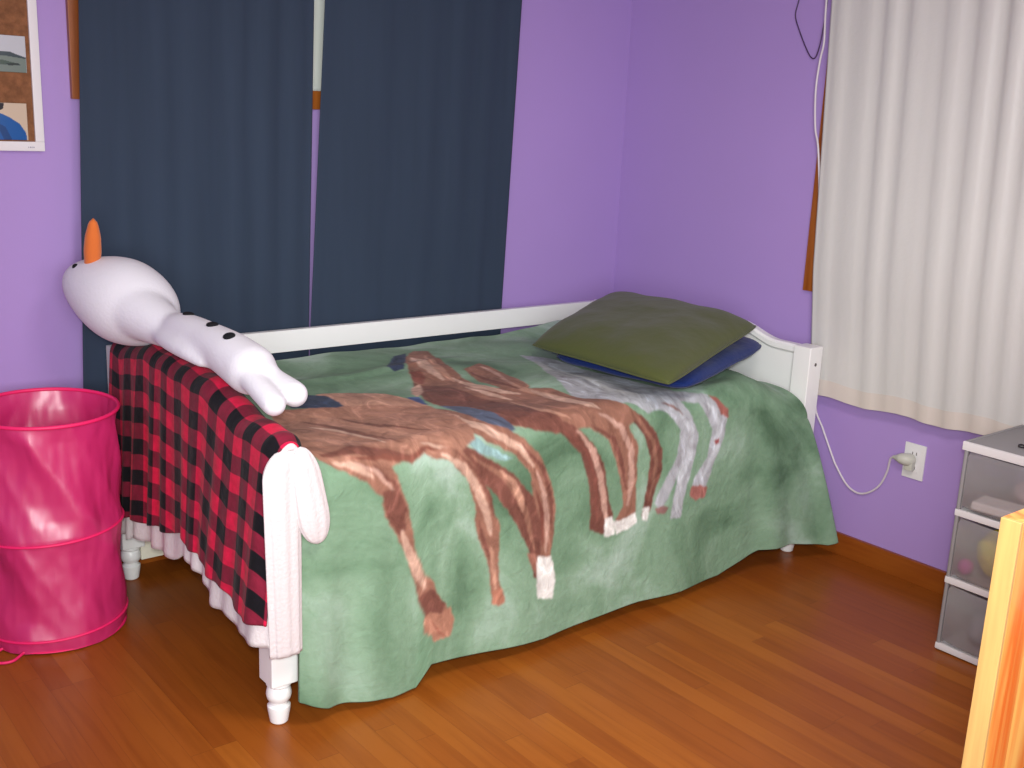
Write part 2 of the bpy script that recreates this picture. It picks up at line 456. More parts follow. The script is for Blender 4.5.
    ((176,132,112), [(0.2784,0.8098),(0.2784,0.8543),(0.2884,0.9032),(0.2903,0.9032),(0.2875,0.8554),(0.2812,0.8098)]),
    ((164,110,90), [(0.2812,0.891),(0.2985,0.8899),(0.303,0.9143),(0.2912,0.921),(0.2803,0.9155)]),
    ((140,98,82), [(0.0227,0.6174),(0.0546,0.6129),(0.1156,0.6185),(0.1301,0.6585),(0.1419,0.6986),(0.1465,0.7319),(0.1538,0.7842),(0.1674,0.8354),(0.1802,0.8565),(0.182,0.871),(0.1993,0.8977),(0.2129,0.9299),(0.2075,0.9555),(0.1783,0.9611),(0.1629,0.9288),(0.1629,0.8888),(0.1529,0.8498),(0.1483,0.8176),(0.1328,0.7631),(0.1219,0.7375),(0.1037,0.7008),(0.101,0.6685),(0.0783,0.6474)]),
    ((112,70,60), [(0.101,0.6618),(0.1174,0.6585),(0.1356,0.6897),(0.1365,0.7275),(0.1256,0.7375),(0.1074,0.7041)]),
    ((112,70,60), [(0.0892,0.6229),(0.1174,0.6541),(0.1374,0.703),(0.1401,0.7019),(0.1237,0.6518),(0.0919,0.6207)]),
    ((192,156,138), [(0.0346,0.6185),(0.0619,0.6296),(0.0864,0.6418),(0.0883,0.6385),(0.0692,0.6174),(0.0364,0.614)]),
    ((192,156,138), [(0.1265,0.7297),(0.1338,0.7697),(0.1474,0.8065),(0.1629,0.8521),(0.1674,0.8565),(0.162,0.8187),(0.1483,0.7675),(0.131,0.7286)]),
    ((182,144,130), [(0.0664,0.6185),(0.0946,0.6374),(0.1165,0.6618),(0.1183,0.6607),(0.0992,0.6307),(0.0682,0.6162)]),
    ((112,70,60), [(0.1529,0.8521),(0.1802,0.871),(0.1993,0.8977),(0.192,0.9155),(0.1647,0.9055)]),
    ((164,116,96), [(0.1629,0.9032),(0.192,0.9143),(0.2084,0.9055),(0.2147,0.9321),(0.2075,0.9577),(0.1783,0.9611),(0.1638,0.9299)]),
    ((150,96,80), [(0.1738,0.9232),(0.1856,0.9488),(0.1984,0.9577),(0.1993,0.9566),(0.1902,0.9455),(0.1747,0.9221)]),
]

# ---------------------------------------------------------------- materials
purple = mat('purple_paint', (168, 139, 202), .55, .35, bump=.04, bscale=180, var=.04, vscale=1.5)
white_paint = mat('white_paint', (232, 232, 232), .35, .5)
cream_paint = mat('cream_paint', (226, 222, 205), .5, .3)
ceiling_m = mat('ceiling_paint', (225, 222, 216), .8, .2, bump=.1, bscale=90)
trim_wood = mat('trim_wood', (160, 92, 34), .35, .45, var=.5, vscale=3, stretch=(14, 14, 1), var_rgb=(134, 68, 20))
base_wood = mat('baseboard_wood', (150, 82, 26), .35, .45, var=.4, vscale=3, stretch=(10, 1, 10), var_rgb=(126, 60, 16))
navy = mat('navy_cloth', (50, 62, 80), .85, .2, bump=.12, bscale=400, var=.12, vscale=3, stretch=(6, 6, .4), sheen=.03)
white_metal = mat('rod_metal', (205, 205, 205), .3, .5)
blind_m = mat('blind_white', (225, 228, 222), .6, .3)
olive = mat('olive_cotton', (74, 80, 40), .75, .25, bump=.25, bscale=22, sheen=.1)
blue = mat('blue_cotton', (8, 36, 100), .7, .3, bump=.3, bscale=24, sheen=.1)
mattress_m = mat('mattress_ticking', (228, 226, 220), .8, .2, bump=.2, bscale=80)
fleece = mat('white_fleece', (204, 196, 198), .95, .1, bump=.25, bscale=120, sheen=.1)
plush_white = mat('white_plush', (208, 206, 214), .95, .1, bump=.12, bscale=140, sheen=.1)
plush_orange = mat('orange_felt', (206, 108, 50), .85, .15, bump=.2, bscale=160, sheen=.2)
black_felt = mat('black_felt', (20, 20, 24), .85, .2)
stitch_m = mat('grey_stitch', (150, 152, 168), .8, .2)
twig = mat('pen_black', (34, 28, 34), .35, .5)
cork = mat('cork', (140, 94, 64), .85, .2, var=.35, vscale=60, bump=.3, bscale=90)
plastic_white = mat('white_plastic', (222, 220, 222), .4, .45)
plug_m = mat('plug_plastic', (190, 190, 180), .45, .4)
cord_white = mat('white_cord', (206, 196, 204), .45, .4)
cord_dark = mat('dark_cord', (70, 48, 84), .5, .4)
screw_m = mat('screw_metal', (120, 116, 112), .35, .5, metal=.8)
rug_pink = mat('pink_fluff', (206, 176, 176), .9, .1, bump=.5, bscale=60)
yellow_m = mat('yellow_plush', (200, 186, 60), .8, .2, bump=.4, bscale=50)
magenta_m = mat('magenta_plush', (170, 70, 140), .8, .2)
paper_white = mat('paper_white', (228, 222, 222), .7, .2)
slot_m = mat('slot_dark', (40, 36, 36), .6, .2)


def pine_material():
    m = mat('pine_varnished', (222, 138, 52), .32, .5)
    nt = m.node_tree
    b = nt.nodes['Principled BSDF']
    b.inputs['Coat Weight'].default_value = .25
    tc = nt.nodes.new('ShaderNodeTexCoord')
    mp = nt.nodes.new('ShaderNodeMapping')
    mp.inputs['Scale'].default_value = (26, 26, 1.6)
    nt.links.new(tc.outputs['Object'], mp.inputs[0])
    n = nt.nodes.new('ShaderNodeTexNoise')
    n.inputs['Scale'].default_value = 1.5
    n.inputs['Detail'].default_value = 6
    n.inputs['Distortion'].default_value = .6
    nt.links.new(mp.outputs[0], n.inputs[0])
    rp = nt.nodes.new('ShaderNodeValToRGB')
    e = rp.color_ramp.elements
    e[0].position = .36; e[0].color = lin((222, 112, 40))
    e[1].position = .66; e[1].color = lin((240, 184, 96))
    nt.links.new(n.outputs[0], rp.inputs[0])
    nt.links.new(rp.outputs[0], b.inputs['Base Color'])
    return m


pine = pine_material()
pine_flash_lit = mat('pine_flash_lit', (206, 162, 98), .4, .35, var=.2, vscale=3, stretch=(30, 30, 1.6))  # same pine, lightened: flash brightness put into the colour


def floor_material():
    m = bpy.data.materials.new('oak_strip_floor')
    m.use_nodes = True
    nt = m.node_tree
    b = nt.nodes['Principled BSDF']
    b.inputs['Roughness'].default_value = .33
    b.inputs['Specular IOR Level'].default_value = .22
    tc = nt.nodes.new('ShaderNodeTexCoord')
    sp = nt.nodes.new('ShaderNodeSeparateXYZ')
    nt.links.new(tc.outputs['Object'], sp.inputs[0])

    def math_(op, a, bb=None, c=None):
        q = nt.nodes.new('ShaderNodeMath'); q.operation = op
        for i, s in enumerate((a, bb, c)):
            if s is None:
                continue
            if isinstance(s, (int, float)):
                q.inputs[i].default_value = s
            else:
                nt.links.new(s, q.inputs[i])
        return q.outputs[0]
    w = .058
    xi = math_('DIVIDE', sp.outputs[0], w)
    row = math_('FLOOR', xi)
    fx = math_('FRACT', xi)
    wn = nt.nodes.new('ShaderNodeTexWhiteNoise'); wn.noise_dimensions = '1D'
    nt.links.new(row, wn.inputs['W'])
    yo = math_('MULTIPLY_ADD', wn.outputs['Value'], 3.7, sp.outputs[1])
    yi = math_('DIVIDE', yo, .95)
    seg = math_('FLOOR', yi)
    fy = math_('FRACT', yi)
    cb = nt.nodes.new('ShaderNodeCombineXYZ')
    nt.links.new(row, cb.inputs[0]); nt.links.new(seg, cb.inputs[1])
    w2 = nt.nodes.new('ShaderNodeTexWhiteNoise'); w2.noise_dimensions = '2D'
    nt.links.new(cb.outputs[0], w2.inputs['Vector'])
    rp = nt.nodes.new('ShaderNodeValToRGB')
    e = rp.color_ramp.elements
    e[0].position = 0; e[0].color = lin((142, 76, 26))
    e[1].position = 1; e[1].color = lin((162, 94, 33))
    x = e.new(.35); x.color = lin((147, 80, 27))
    x = e.new(.7); x.color = lin((152, 84, 28))
    nt.links.new(w2.outputs['Value'], rp.inputs[0])
    # grain along the boards
    mp = nt.nodes.new('ShaderNodeMapping'); mp.inputs['Scale'].default_value = (34, 2.2, 1)
    nt.links.new(tc.outputs['Object'], mp.inputs[0])
    ad = nt.nodes.new('ShaderNodeVectorMath'); ad.operation = 'ADD'
    nt.links.new(mp.outputs[0], ad.inputs[0]); nt.links.new(w2.outputs['Color'], ad.inputs[1])
    n = nt.nodes.new('ShaderNodeTexNoise'); n.inputs['Scale'].default_value = 1.3; n.inputs['Detail'].default_value = 6; n.inputs['Distortion'].default_value = .8
    nt.links.new(ad.outputs[0], n.inputs[0])
    g = nt.nodes.new('ShaderNodeValToRGB')
    g.color_ramp.elements[0].position = .30; g.color_ramp.elements[0].color = (.72, .66, .60, 1)
    g.color_ramp.elements[1].position = .55; g.color_ramp.elements[1].color = (1, 1, 1, 1)
    nt.links.new(n.outputs[0], g.inputs[0])
    mx = nt.nodes.new('ShaderNodeMixRGB'); mx.blend_type = 'MULTIPLY'; mx.inputs[0].default_value = .55
    nt.links.new(rp.outputs[0], mx.inputs[1]); nt.links.new(g.outputs[0], mx.inputs[2])
    # worn patches of finish
    n2 = nt.nodes.new('ShaderNodeTexNoise'); n2.inputs['Scale'].default_value = 1.8; n2.inputs['Detail'].default_value = 3
    nt.links.new(tc.outputs['Object'], n2.inputs[0])
    g2 = nt.nodes.new('ShaderNodeValToRGB')
    g2.color_ramp.elements[0].position = .35; g2.color_ramp.elements[0].color = (.86, .78, .74, 1)
    g2.color_ramp.elements[1].position = .65; g2.color_ramp.elements[1].color = (1, 1, 1, 1)
    nt.links.new(n2.outputs[0], g2.inputs[0])
    mx2 = nt.nodes.new('ShaderNodeMixRGB'); mx2.blend_type = 'MULTIPLY'; mx2.inputs[0].default_value = .8
    nt.links.new(mx.outputs[0], mx2.inputs[1]); nt.links.new(g2.outputs[0], mx2.inputs[2])
    # seams
    s1 = math_('LESS_THAN', fx, .022)
    s2 = math_('LESS_THAN', fy, .0022)
    s = math_('MAXIMUM', s1, s2)
    mx3 = nt.nodes.new('ShaderNodeMixRGB'); mx3.inputs[2].default_value = lin((78, 38, 16))
    nt.links.new(math_('MULTIPLY', s, .32), mx3.inputs[0]); nt.links.new(mx2.outputs[0], mx3.inputs[1])
    nt.links.new(mx3.outputs[0], b.inputs['Base Color'])
    bp = nt.nodes.new('ShaderNodeBump'); bp.inputs['Strength'].default_value = .15; bp.inputs['Distance'].default_value = .002
    nt.links.new(math_('SUBTRACT', 1.0, s), bp.inputs['Height'])
    nt.links.new(bp.outputs[0], b.inputs['Normal'])
    return m


floor_m = floor_material()


def throw_material():
    m = bpy.data.materials.new('printed_throw')
    m.use_nodes = True
    nt = m.node_tree
    b = nt.nodes['Principled BSDF']
    b.inputs['Roughness'].default_value = .85
    b.inputs['Specular IOR Level'].default_value = .2
    b.inputs['Sheen Weight'].default_value = .04
    uv = nt.nodes.new('ShaderNodeUVMap')
    at = nt.nodes.new('ShaderNodeAttribute'); at.attribute_name = 'print'

    def noise_(scale, detail, dist, st=(1, 1, 1)):
        mp = nt.nodes.new('ShaderNodeMapping'); mp.inputs['Scale'].default_value = st
        nt.links.new(uv.outputs[0], mp.inputs[0])
        n = nt.nodes.new('ShaderNodeTexNoise')
        n.inputs['Scale'].default_value = scale; n.inputs['Detail'].default_value = detail; n.inputs['Distortion'].default_value = dist
        nt.links.new(mp.outputs[0], n.inputs[0])
        return n.outputs[0]

    def ramp(src, stops):
        r = nt.nodes.new('ShaderNodeValToRGB')
        e = r.color_ramp.elements
        e[0].position, e[0].color = stops[0][0], stops[0][1]
        e[1].position, e[1].color = stops[-1][0], stops[-1][1]
        for p, c in stops[1:-1]:
            x = e.new(p); x.color = c
        nt.links.new(src, r.inputs[0])
        return r.outputs[0]
    grass = ramp(noise_(3.2, 7, .9), [(.30, lin((82, 110, 86))), (.42, lin((108, 138, 112))), (.55, lin((128, 156, 132))), (.70, lin((162, 184, 170)))])
    dabs = ramp(noise_(26, 4, 1.5), [(.32, (.84, .86, .84, 1)), (.60, (1, 1, 1, 1))])
    mx = nt.nodes.new('ShaderNodeMixRGB'); mx.blend_type = 'MULTIPLY'; mx.inputs[0].default_value = .6
    nt.links.new(grass, mx.inputs[1]); nt.links.new(dabs, mx.inputs[2])
    hair = ramp(noise_(17, 7, 1.6, (1, .6, 1)), [(.30, (.70, .66, .66, 1)), (.47, (.95, .95, .95, 1)), (.55, (1.05, 1.04, 1.04, 1)), (.72, (1.5, 1.55, 1.6, 1))])
    mh = nt.nodes.new('ShaderNodeMixRGB'); mh.blend_type = 'MULTIPLY'; mh.inputs[0].default_value = 1
    nt.links.new(at.outputs['Color'], mh.inputs[1]); nt.links.new(hair, mh.inputs[2])
    mm = nt.nodes.new('ShaderNodeMixRGB')
    nt.links.new(at.outputs['Alpha'], mm.inputs[0]); nt.links.new(mx.outputs[0], mm.inputs[1]); nt.links.new(mh.outputs[0], mm.inputs[2])
    nt.links.new(mm.outputs[0], b.inputs['Base Color'])
    bp = nt.nodes.new('ShaderNodeBump'); bp.inputs['Strength'].default_value = .35; bp.inputs['Distance'].default_value = .012
    nt.links.new(noise_(30, 4, .5), bp.inputs['Height'])
    nt.links.new(bp.outputs[0], b.inputs['Normal'])
    return m


def plaid_material():
    m = bpy.data.materials.new('buffalo_plaid')
    m.use_nodes = True
    nt = m.node_tree
    b = nt.nodes['Principled BSDF']
    b.inputs['Roughness'].default_value = .9
    b.inputs['Specular IOR Level'].default_value = .15
    b.inputs['Sheen Weight'].default_value = .05
    uv = nt.nodes.new('ShaderNodeUVMap')
    sp = nt.nodes.new('ShaderNodeSeparateXYZ')
    nt.links.new(uv.outputs[0], sp.inputs[0])

    def band(src, period):
        q = nt.nodes.new('ShaderNodeMath'); q.operation = 'DIVIDE'; nt.links.new(src, q.inputs[0]); q.inputs[1].default_value = period
        f = nt.nodes.new('ShaderNodeMath'); f.operation = 'FRACT'; nt.links.new(q.outputs[0], f.inputs[0])
        g = nt.nodes.new('ShaderNodeMapRange'); g.interpolation_type = 'SMOOTHSTEP'
        c = nt.nodes.new('ShaderNodeMath'); c.operation = 'PINGPONG'; nt.links.new(q.outputs[0], c.inputs[0]); c.inputs[1].default_value = .5
        nt.links.new(c.outputs[0], g.inputs['Value'])
        g.inputs['From Min'].default_value = .235; g.inputs['From Max'].default_value = .265
        return g.outputs[0]
    a, c = band(sp.outputs[0], .100), band(sp.outputs[1], .092)
    s = nt.nodes.new('ShaderNodeMath'); s.operation = 'ADD'
    nt.links.new(a, s.inputs[0]); nt.links.new(c, s.inputs[1])
    h = nt.nodes.new('ShaderNodeMath'); h.operation = 'MULTIPLY'; h.inputs[1].default_value = .5
    nt.links.new(s.outputs[0], h.inputs[0])
    r = nt.nodes.new('ShaderNodeValToRGB')
    e = r.color_ramp.elements
    e[0].position = 0; e[0].color = lin((200, 24, 64))
    e[1].position = 1; e[1].color = lin((16, 14, 20))
    x = e.new(.5); x.color = lin((116, 26, 48))
    nt.links.new(h.outputs[0], r.inputs[0])
    n = nt.nodes.new('ShaderNodeTexNoise'); n.inputs['Scale'].default_value = 40; n.inputs['Detail'].default_value = 4
    nt.links.new(uv.outputs[0], n.inputs[0])
    g = nt.nodes.new('ShaderNodeValToRGB')
    g.color_ramp.elements[0].position = .3; g.color_ramp.elements[0].color = (.72, .72, .72, 1)
    g.color_ramp.elements[1].position = .7; g.color_ramp.elements[1].color = (1.15, 1.15, 1.15, 1)
    nt.links.new(n.outputs[0], g.inputs[0])
    mx = nt.nodes.new('ShaderNodeMixRGB'); mx.blend_type = 'MULTIPLY'; mx.inputs[0].default_value = .8
    nt.links.new(r.outputs[0], mx.inputs[1]); nt.links.new(g.outputs[0], mx.inputs[2])
    nt.links.new(mx.outputs[0], b.inputs['Base Color'])
    bp = nt.nodes.new('ShaderNodeBump'); bp.inputs['Strength'].default_value = .3; bp.inputs['Distance'].default_value = .01
    nt.links.new(n.outputs[0], bp.inputs['Height']); nt.links.new(bp.outputs[0], b.inputs['Normal'])
    return m


def thin_material(name, rgb, see=.3, transl=.3, rough=.4, gloss=.08, bump=0, bscale=(8, 8, 2), bump_d=.02):
    """thin sheet: diffuse + translucent + partly see-through, with a sheen"""
    m = bpy.data.materials.new(name)
    m.use_nodes = True
    nt = m.node_tree
    nt.nodes.remove(nt.nodes['Principled BSDF'])
    out = nt.nodes['Material Output']
    d = nt.nodes.new('ShaderNodeBsdfDiffuse'); d.inputs[0].default_value = lin(rgb)
    t = nt.nodes.new('ShaderNodeBsdfTranslucent'); t.inputs[0].default_value = lin(rgb)
    g = nt.nodes.new('ShaderNodeBsdfGlossy'); g.inputs['Roughness'].default_value = rough
    p = nt.nodes.new('ShaderNodeBsdfTransparent')
    m1 = nt.nodes.new('ShaderNodeMixShader'); m1.inputs[0].default_value = transl
    m2 = nt.nodes.new('ShaderNodeMixShader'); m2.inputs[0].default_value = gloss
    m3 = nt.nodes.new('ShaderNodeMixShader'); m3.inputs[0].default_value = see
    nt.links.new(d.outputs[0], m1.inputs[1]); nt.links.new(t.outputs[0], m1.inputs[2])
    nt.links.new(m1.outputs[0], m2.inputs[1]); nt.links.new(g.outputs[0], m2.inputs[2])
    nt.links.new(m2.outputs[0], m3.inputs[1]); nt.links.new(p.outputs[0], m3.inputs[2])
    nt.links.new(m3.outputs[0], out.inputs[0])
    if bump:
        tc = nt.nodes.new('ShaderNodeTexCoord')
        mp = nt.nodes.new('ShaderNodeMapping'); mp.inputs['Scale'].default_value = bscale
        nt.links.new(tc.outputs['Object'], mp.inputs[0])
        n = nt.nodes.new('ShaderNodeTexNoise'); n.inputs['Scale'].default_value = 1; n.inputs['Detail'].default_value = 3
        nt.links.new(mp.outputs[0], n.inputs[0])
        bp = nt.nodes.new('ShaderNodeBump'); bp.inputs['Strength'].default_value = bump; bp.inputs['Distance'].default_value = bump_d
        nt.links.new(n.outputs[0], bp.inputs['Height'])
        for s in (d, t, g):
            nt.links.new(bp.outputs[0], s.inputs['Normal'])
    return m


glass_m = thin_material('window_glass', (235, 240, 240), see=.88, gloss=.5, rough=.02)
curtain_m = thin_material('white_curtain_cloth', (216, 214, 211), see=0, transl=.18, gloss=.02, bump=.25, bscale=(60, 60, 60), bump_d=.004)
hem_m = thin_material('curtain_hem_cloth', (214, 204, 196), see=0, transl=.12, gloss=.02)
clear_m = thin_material('frosted_plastic', (196, 192, 194), see=.55, transl=.25, rough=.25, gloss=.10)
clear_top = thin_material('frosted_plastic_top', (168, 166, 168), see=.12, transl=.2, rough=.25, gloss=.08)
pink_m = thin_material('pink_nylon', (226, 46, 122), see=.04, transl=.25, rough=.42, gloss=.14, bump=.9, bscale=(5, 5, 2.2), bump_d=.06)
pink_rim = mat('pink_binding', (232, 36, 104), .5, .4)

# ---------------------------------------------------------------- the room
H = 2.42
XL, YN = -4.4, -4.1


def wall_with_hole(name, axis, lo, hi, hole, m):
    """wall slab in the plane axis=0, from lo to hi along the other axis, hole (a0, a1, z0, z1)"""
    bm = bmesh.new()
    a0, a1, z0, z1 = hole
    T = .14
    for s, e, b, t in ((lo, a0, 0, H), (a1, hi, 0, H), (a0, a1, 0, z0), (a0, a1, z1, H)):
        if axis == 'y':
            box(bm, (s, 0, b), (e, T, t))
        else:
            box(bm, (0, s, b), (T, e, t))
    return obj(name, bm, m, None, False, 'structure')


W1 = (-2.15, -.67, 1.525, 2.12)          # high window behind the navy curtains
W2 = (-2.25, -1.049, .975, 2.12)        # lower window behind the white curtain
wall_with_hole('wall_back', 'y', XL, .14, W1, purple)
wall_with_hole('wall_right', 'x', YN, 0, W2, purple)
newbox('wall_left', (XL - .14, YN, 0), (XL, .14, H), purple, None, 0, 'structure')
newbox('wall_near', (XL, YN - .14, 0), (.14, YN, H), purple, None, 0, 'structure')
newbox('floor', (XL, YN, -.1), (.14, .14, 0), floor_m, None, 0, 'structure')
newbox('ceiling', (XL, YN, H), (.14, .14, H + .1), ceiling_m, None, 0, 'structure')


def baseboard(name, a, b):
    bm = bmesh.new()
    box(bm, a, b, .004)
    return auto(obj(name, bm, base_wood, None, True, 'structure'))


baseboard('baseboard_right', (-.016, YN, 0), (0, 0, .080))
baseboard('baseboard_back', (XL, -.016, 0), (-.016, 0, .080))


def window(name, axis, W, blind_drop):
    """wood casing on the wall, sash, glass and a white roller blind, all in one thing of the setting"""
    a0, a1, z0, z1 = W
    c = .070

    def bx(bm, s, e, d0, d1, b, t, bev=.003):
        if axis == 'y':
            box(bm, (s, d0, b), (e, d1, t), bev)
        else:
            box(bm, (d0, s, b), (d1, e, t), bev)
    bm = bmesh.new()
    bx(bm, a0 - c, a0 + .002, -.02, 0, z0 - .058, z1 + c)
    bx(bm, a1 - .002, a1 + c, -.02, 0, z0 - .058, z1 + c)
    bx(bm, a0, a1, -.019, 0, z1 - .002, z1 + c)
    bx(bm, a0, a1, -.019, 0, z0 - .058, z0 + .002)
    root = auto(obj(name, bm, trim_wood, None, True, 'structure'))
    bm = bmesh.new()
    s = .04
    for q in ((a0, a0 + s, z0, z1), (a1 - s, a1, z0, z1), (a0, a1, z0, z0 + s), (a0, a1, z1 - s, z1)):
        bx(bm, q[0], q[1], .06, .10, q[2], q[3])
    mid = (a0 + a1) / 2
    bx(bm, mid - .02, mid + .02, .062, .098, z0, z1)
    auto(obj('window_frame', bm, plastic_white, root))
    bm = bmesh.new()
    bx(bm, a0 + s, a1 - s, .078, .082, z0 + s, z1 - s, 0)
    obj('glass_pane', bm, glass_m, root, False)
    if blind_drop:
        bm = bmesh.new()
        bx(bm, a0 + .01, a1 - .01, .035, .038, z0 + .001, z1 - .01, 0)
        obj('roller_blind', bm, blind_m, root, False)
    return root


window('window_1', 'y', W1, True)
window('window_2', 'x', W2, False)

# ---------------------------------------------------------------- curtains


def curtain(name, axis, off, edges, z0, z1, m, amp, waves, label, group=None, n=150, seed=0, hem=None, foot=None, dens=0):
    """hanging cloth; edges = functions of z giving its two sides"""
    rs = np.random.RandomState(seed)
    U, T = np.meshgrid(np.linspace(0, 1, n), np.linspace(0, 1, 60), indexing='ij')
    zb = z0 if foot is None else None
    z_lo = (np.full_like(U, z0) if foot is None else foot(U))
    Z = z1 + (z_lo - z1) * T
    e0, e1 = edges
    A = e0(Z) + (e1(Z) - e0(Z)) * U
    D = np.zeros_like(U)
    for k in range(7):
        f = waves * (.5 + rs.rand() * 1.4)
        D += np.sin(U * f * 2 * PI + rs.rand() * 6 + .5 * np.sin(T * 2 + rs.rand() * 6)) * (.4 + rs.rand() * .6)
    D = D / 2.2
    D = np.sign(D) * np.abs(D) ** .8
    D = off + amp * D * (.75 + .25 * np.cos(T * 3)) * np.clip(np.minimum(U, 1 - U) * 12 + .4, 0, 1)
    if axis == 'y':
        o = array_mesh(name, A, D, Z, m)
    else:
        o = array_mesh(name, D, A, Z, m)
    solidify(o, .002)
    return tag(o, label, 'curtain', group)


curtain('curtain', 'y', -.060, (lambda z: np.interp(z, [.6, 1.8], [-2.246, -2.200]), lambda z: np.interp(z, [.7, 1.8], [-1.489, -1.466])),
        .28, 2.25, navy, .0045, 5, 'dark navy curtain hanging left of the narrow gap, behind the white snowman plush', seed=3)
curtain('curtain', 'y', -.060, (lambda z: np.interp(z, [.7, 1.8], [-1.484, -1.428]), lambda z: np.interp(z, [.74, 1.89], [-.655, -.618])),
        .28, 2.25, navy, .0035, 4, 'dark navy curtain hanging right of the narrow gap, beside the bare purple corner', seed=8)


def rod(label, a, b, rings, axis):
    t = thing('curtain_rod', label, 'curtain rod', a)
    A, B = Vector(a), Vector(b)
    bm = bmesh.new(); tube(bm, [(0, 0, 0), B - A], .009, 14)
    obj('rod', bm, white_metal, t)
    for k in (0, 1):
        bm = bmesh.new()
        ellipsoid(bm, (B - A) * k, (.018, .018, .018), None, 16, 10)
        obj('finial', bm, white_metal, t)
        bm = bmesh.new()
        p = (B - A) * (.06 + .88 * k)
        w = Vector((0, -a[1], 0)) if axis == 'y' else Vector((-a[0], 0, 0))
        tube(bm, [p, p + w], .006, 8)
        obj('bracket', bm, white_metal, t)
    return t


rod('white metal rod carrying the two navy curtains', (-2.30, -.060, 2.262), (-.55, -.060, 2.262), 0, 'y')
rod('white metal rod carrying the white curtain', (-.050, -.96, 2.262), (-.050, -2.42, 2.262), 0, 'x')


def wc_foot(U):
    return .562 + .012 * np.sin(U * 30) * .4 + .020 * U


wc = curtain('curtain', 'x', -.050, (lambda z: np.interp(z, [.56, 1.0, 1.9], [-1.080, -1.035, -.992]), lambda z: np.interp(z, [.56, 1.9], [-2.42, -2.38])),
             .56, 2.25, curtain_m, .0048, 15, 'white gathered curtain hanging over the right-hand window', seed=5, n=260, foot=wc_foot)
# the turned-up hem, sewn on the room side of the cloth
vs = np.empty(len(wc.data.vertices) * 3, np.float32)
wc.data.vertices.foreach_get('co', vs)
vs = vs.reshape(260, 60, 3)
hx = np.repeat(vs[:, 57:60, 0:1], 1, 2)[..., 0]
hy = vs[:, 57:60, 1]; hz = vs[:, 57:60, 2]
hem = array_mesh('hem', hx - .0028, hy, hz, hem_m, wc)

# ---------------------------------------------------------------- daybed
bed = thing('daybed', 'white wooden daybed with arched end panels standing along the back wall', 'bed', (-1.125, -.62, 0))
BO = Vector((-1.125, -.62, 0))


def part(name, bm, m, root=bed, smooth=True, origin=BO):
    for v in bm.verts:
        v.co -= origin
    return auto(obj(name, bm, m, root, smooth), 38)


FOOT_X, HEAD_X, YF, YB = -2.140, -.140, -1.117, -.102
post_h = {(FOOT_X, YF): .715, (FOOT_X, YB): .752, (HEAD_X, YF): .752, (HEAD_X, YB): .752}
for (x, y), h in post_h.items():
    bm = bmesh.new()
    w = .035
    box(bm, (x - w, y - w, .112), (x + w, y + w, h), .005, 3)
    p = part('post', bm, white_paint)
    bm = bmesh.new()
    lathe(bm, [(.018, 0), (.0225, .004), (.0285, .040), (.0285, .046), (.0225, .052), (.0225, .058), (.029, .066), (.0315, .078), (.029, .092), (.025, .098), (.031, .104), (.031, .113)], 28, (x, y, 0))
    part('turned_foot', bm, white_paint, p if False else bed)

    if x == HEAD_X:
        pass


def crest(y, ends=(.752, .752)):
    """camel-back curve between the posts (y from YF to YB)"""
    t = (y - YF) / (YB - YF)
    base = ends[0] + (ends[1] - ends[0]) * t
    d = abs(t - .5)
    k = sm1(.5 - d, .12, .30)
    return base - .006 + .042 * k + (.795 - .752) * 0


for X, ends in ((FOOT_X, (.715, .752)), (HEAD_X, (.752, .752))):
    bm = bmesh.new()
    N = 48
    ys = [YF + .03 + (YB - YF - .06) * k / N for k in range(N + 1)]
    for s in (0,):
        P = []
        for y in ys:
            zt = crest(y, ends) - .004
            P.append([(X - .011, y, .27), (X + .011, y, .27), (X + .011, y, zt), (X - .011, y, zt)])
        V = grid(bm, P, False, True)
        bm.faces.new(V[0][::-1]); bm.faces.new(V[-1])
    part('end_panel', bm, white_paint)
    bm = bmesh.new()
    P = []
    for y in ys:
        zt = crest(y, ends)
        P.append([(X - .021, y, zt - .020), (X - .014, y, zt - .028), (X + .014, y, zt - .028), (X + .021, y, zt - .020), (X + .021, y, zt - .004), (X + .013, y, zt + .004), (X - .013, y, zt + .004), (X - .021, y, zt - .004)])
    V = grid(bm, P, False, True)
    bm.faces.new(V[0][::-1]); bm.faces.new(V[-1])
    part('top_moulding', bm, white_paint)

bm = bmesh.new(); box(bm, (FOOT_X + .03, YB - .013, .682), (HEAD_X - .03, YB + .013, .755), .004)
part('back_rail', bm, white_paint)
bm = bmesh.new(); box(bm, (FOOT_X + .03, YB - .010, .058), (HEAD_X - .03, YB + .010, .33), .003)
part('lower_back_board', bm, cream_paint)
bm = bmesh.new(); box(bm, (FOOT_X + .03, YF - .012, .30), (HEAD_X - .03, YF + .012, .42), .003)
part('side_rail', bm, white_paint)
bm = bmesh.new()
for k in range(12):
    x = FOOT_X + .10 + k * .166
    box(bm, (x, YF + .012, .385), (x + .06, YB - .010, .405), .002)
part('slats', bm, trim_wood)
bm = bmesh.new()
ellipsoid(bm, (HEAD_X + .0, YF - .0355, .692), (.006, .0025, .006), None, 14, 8)
part('screw', bm, screw_m)

# mattress
bm = bmesh.new()
box(bm, (-2.085, -1.095, .407), (-.215, -.128, .585), .05, 5)
mt = tag(obj('mattress', bm, mattress_m), 'white mattress of the daybed under the horse throw', 'mattress')

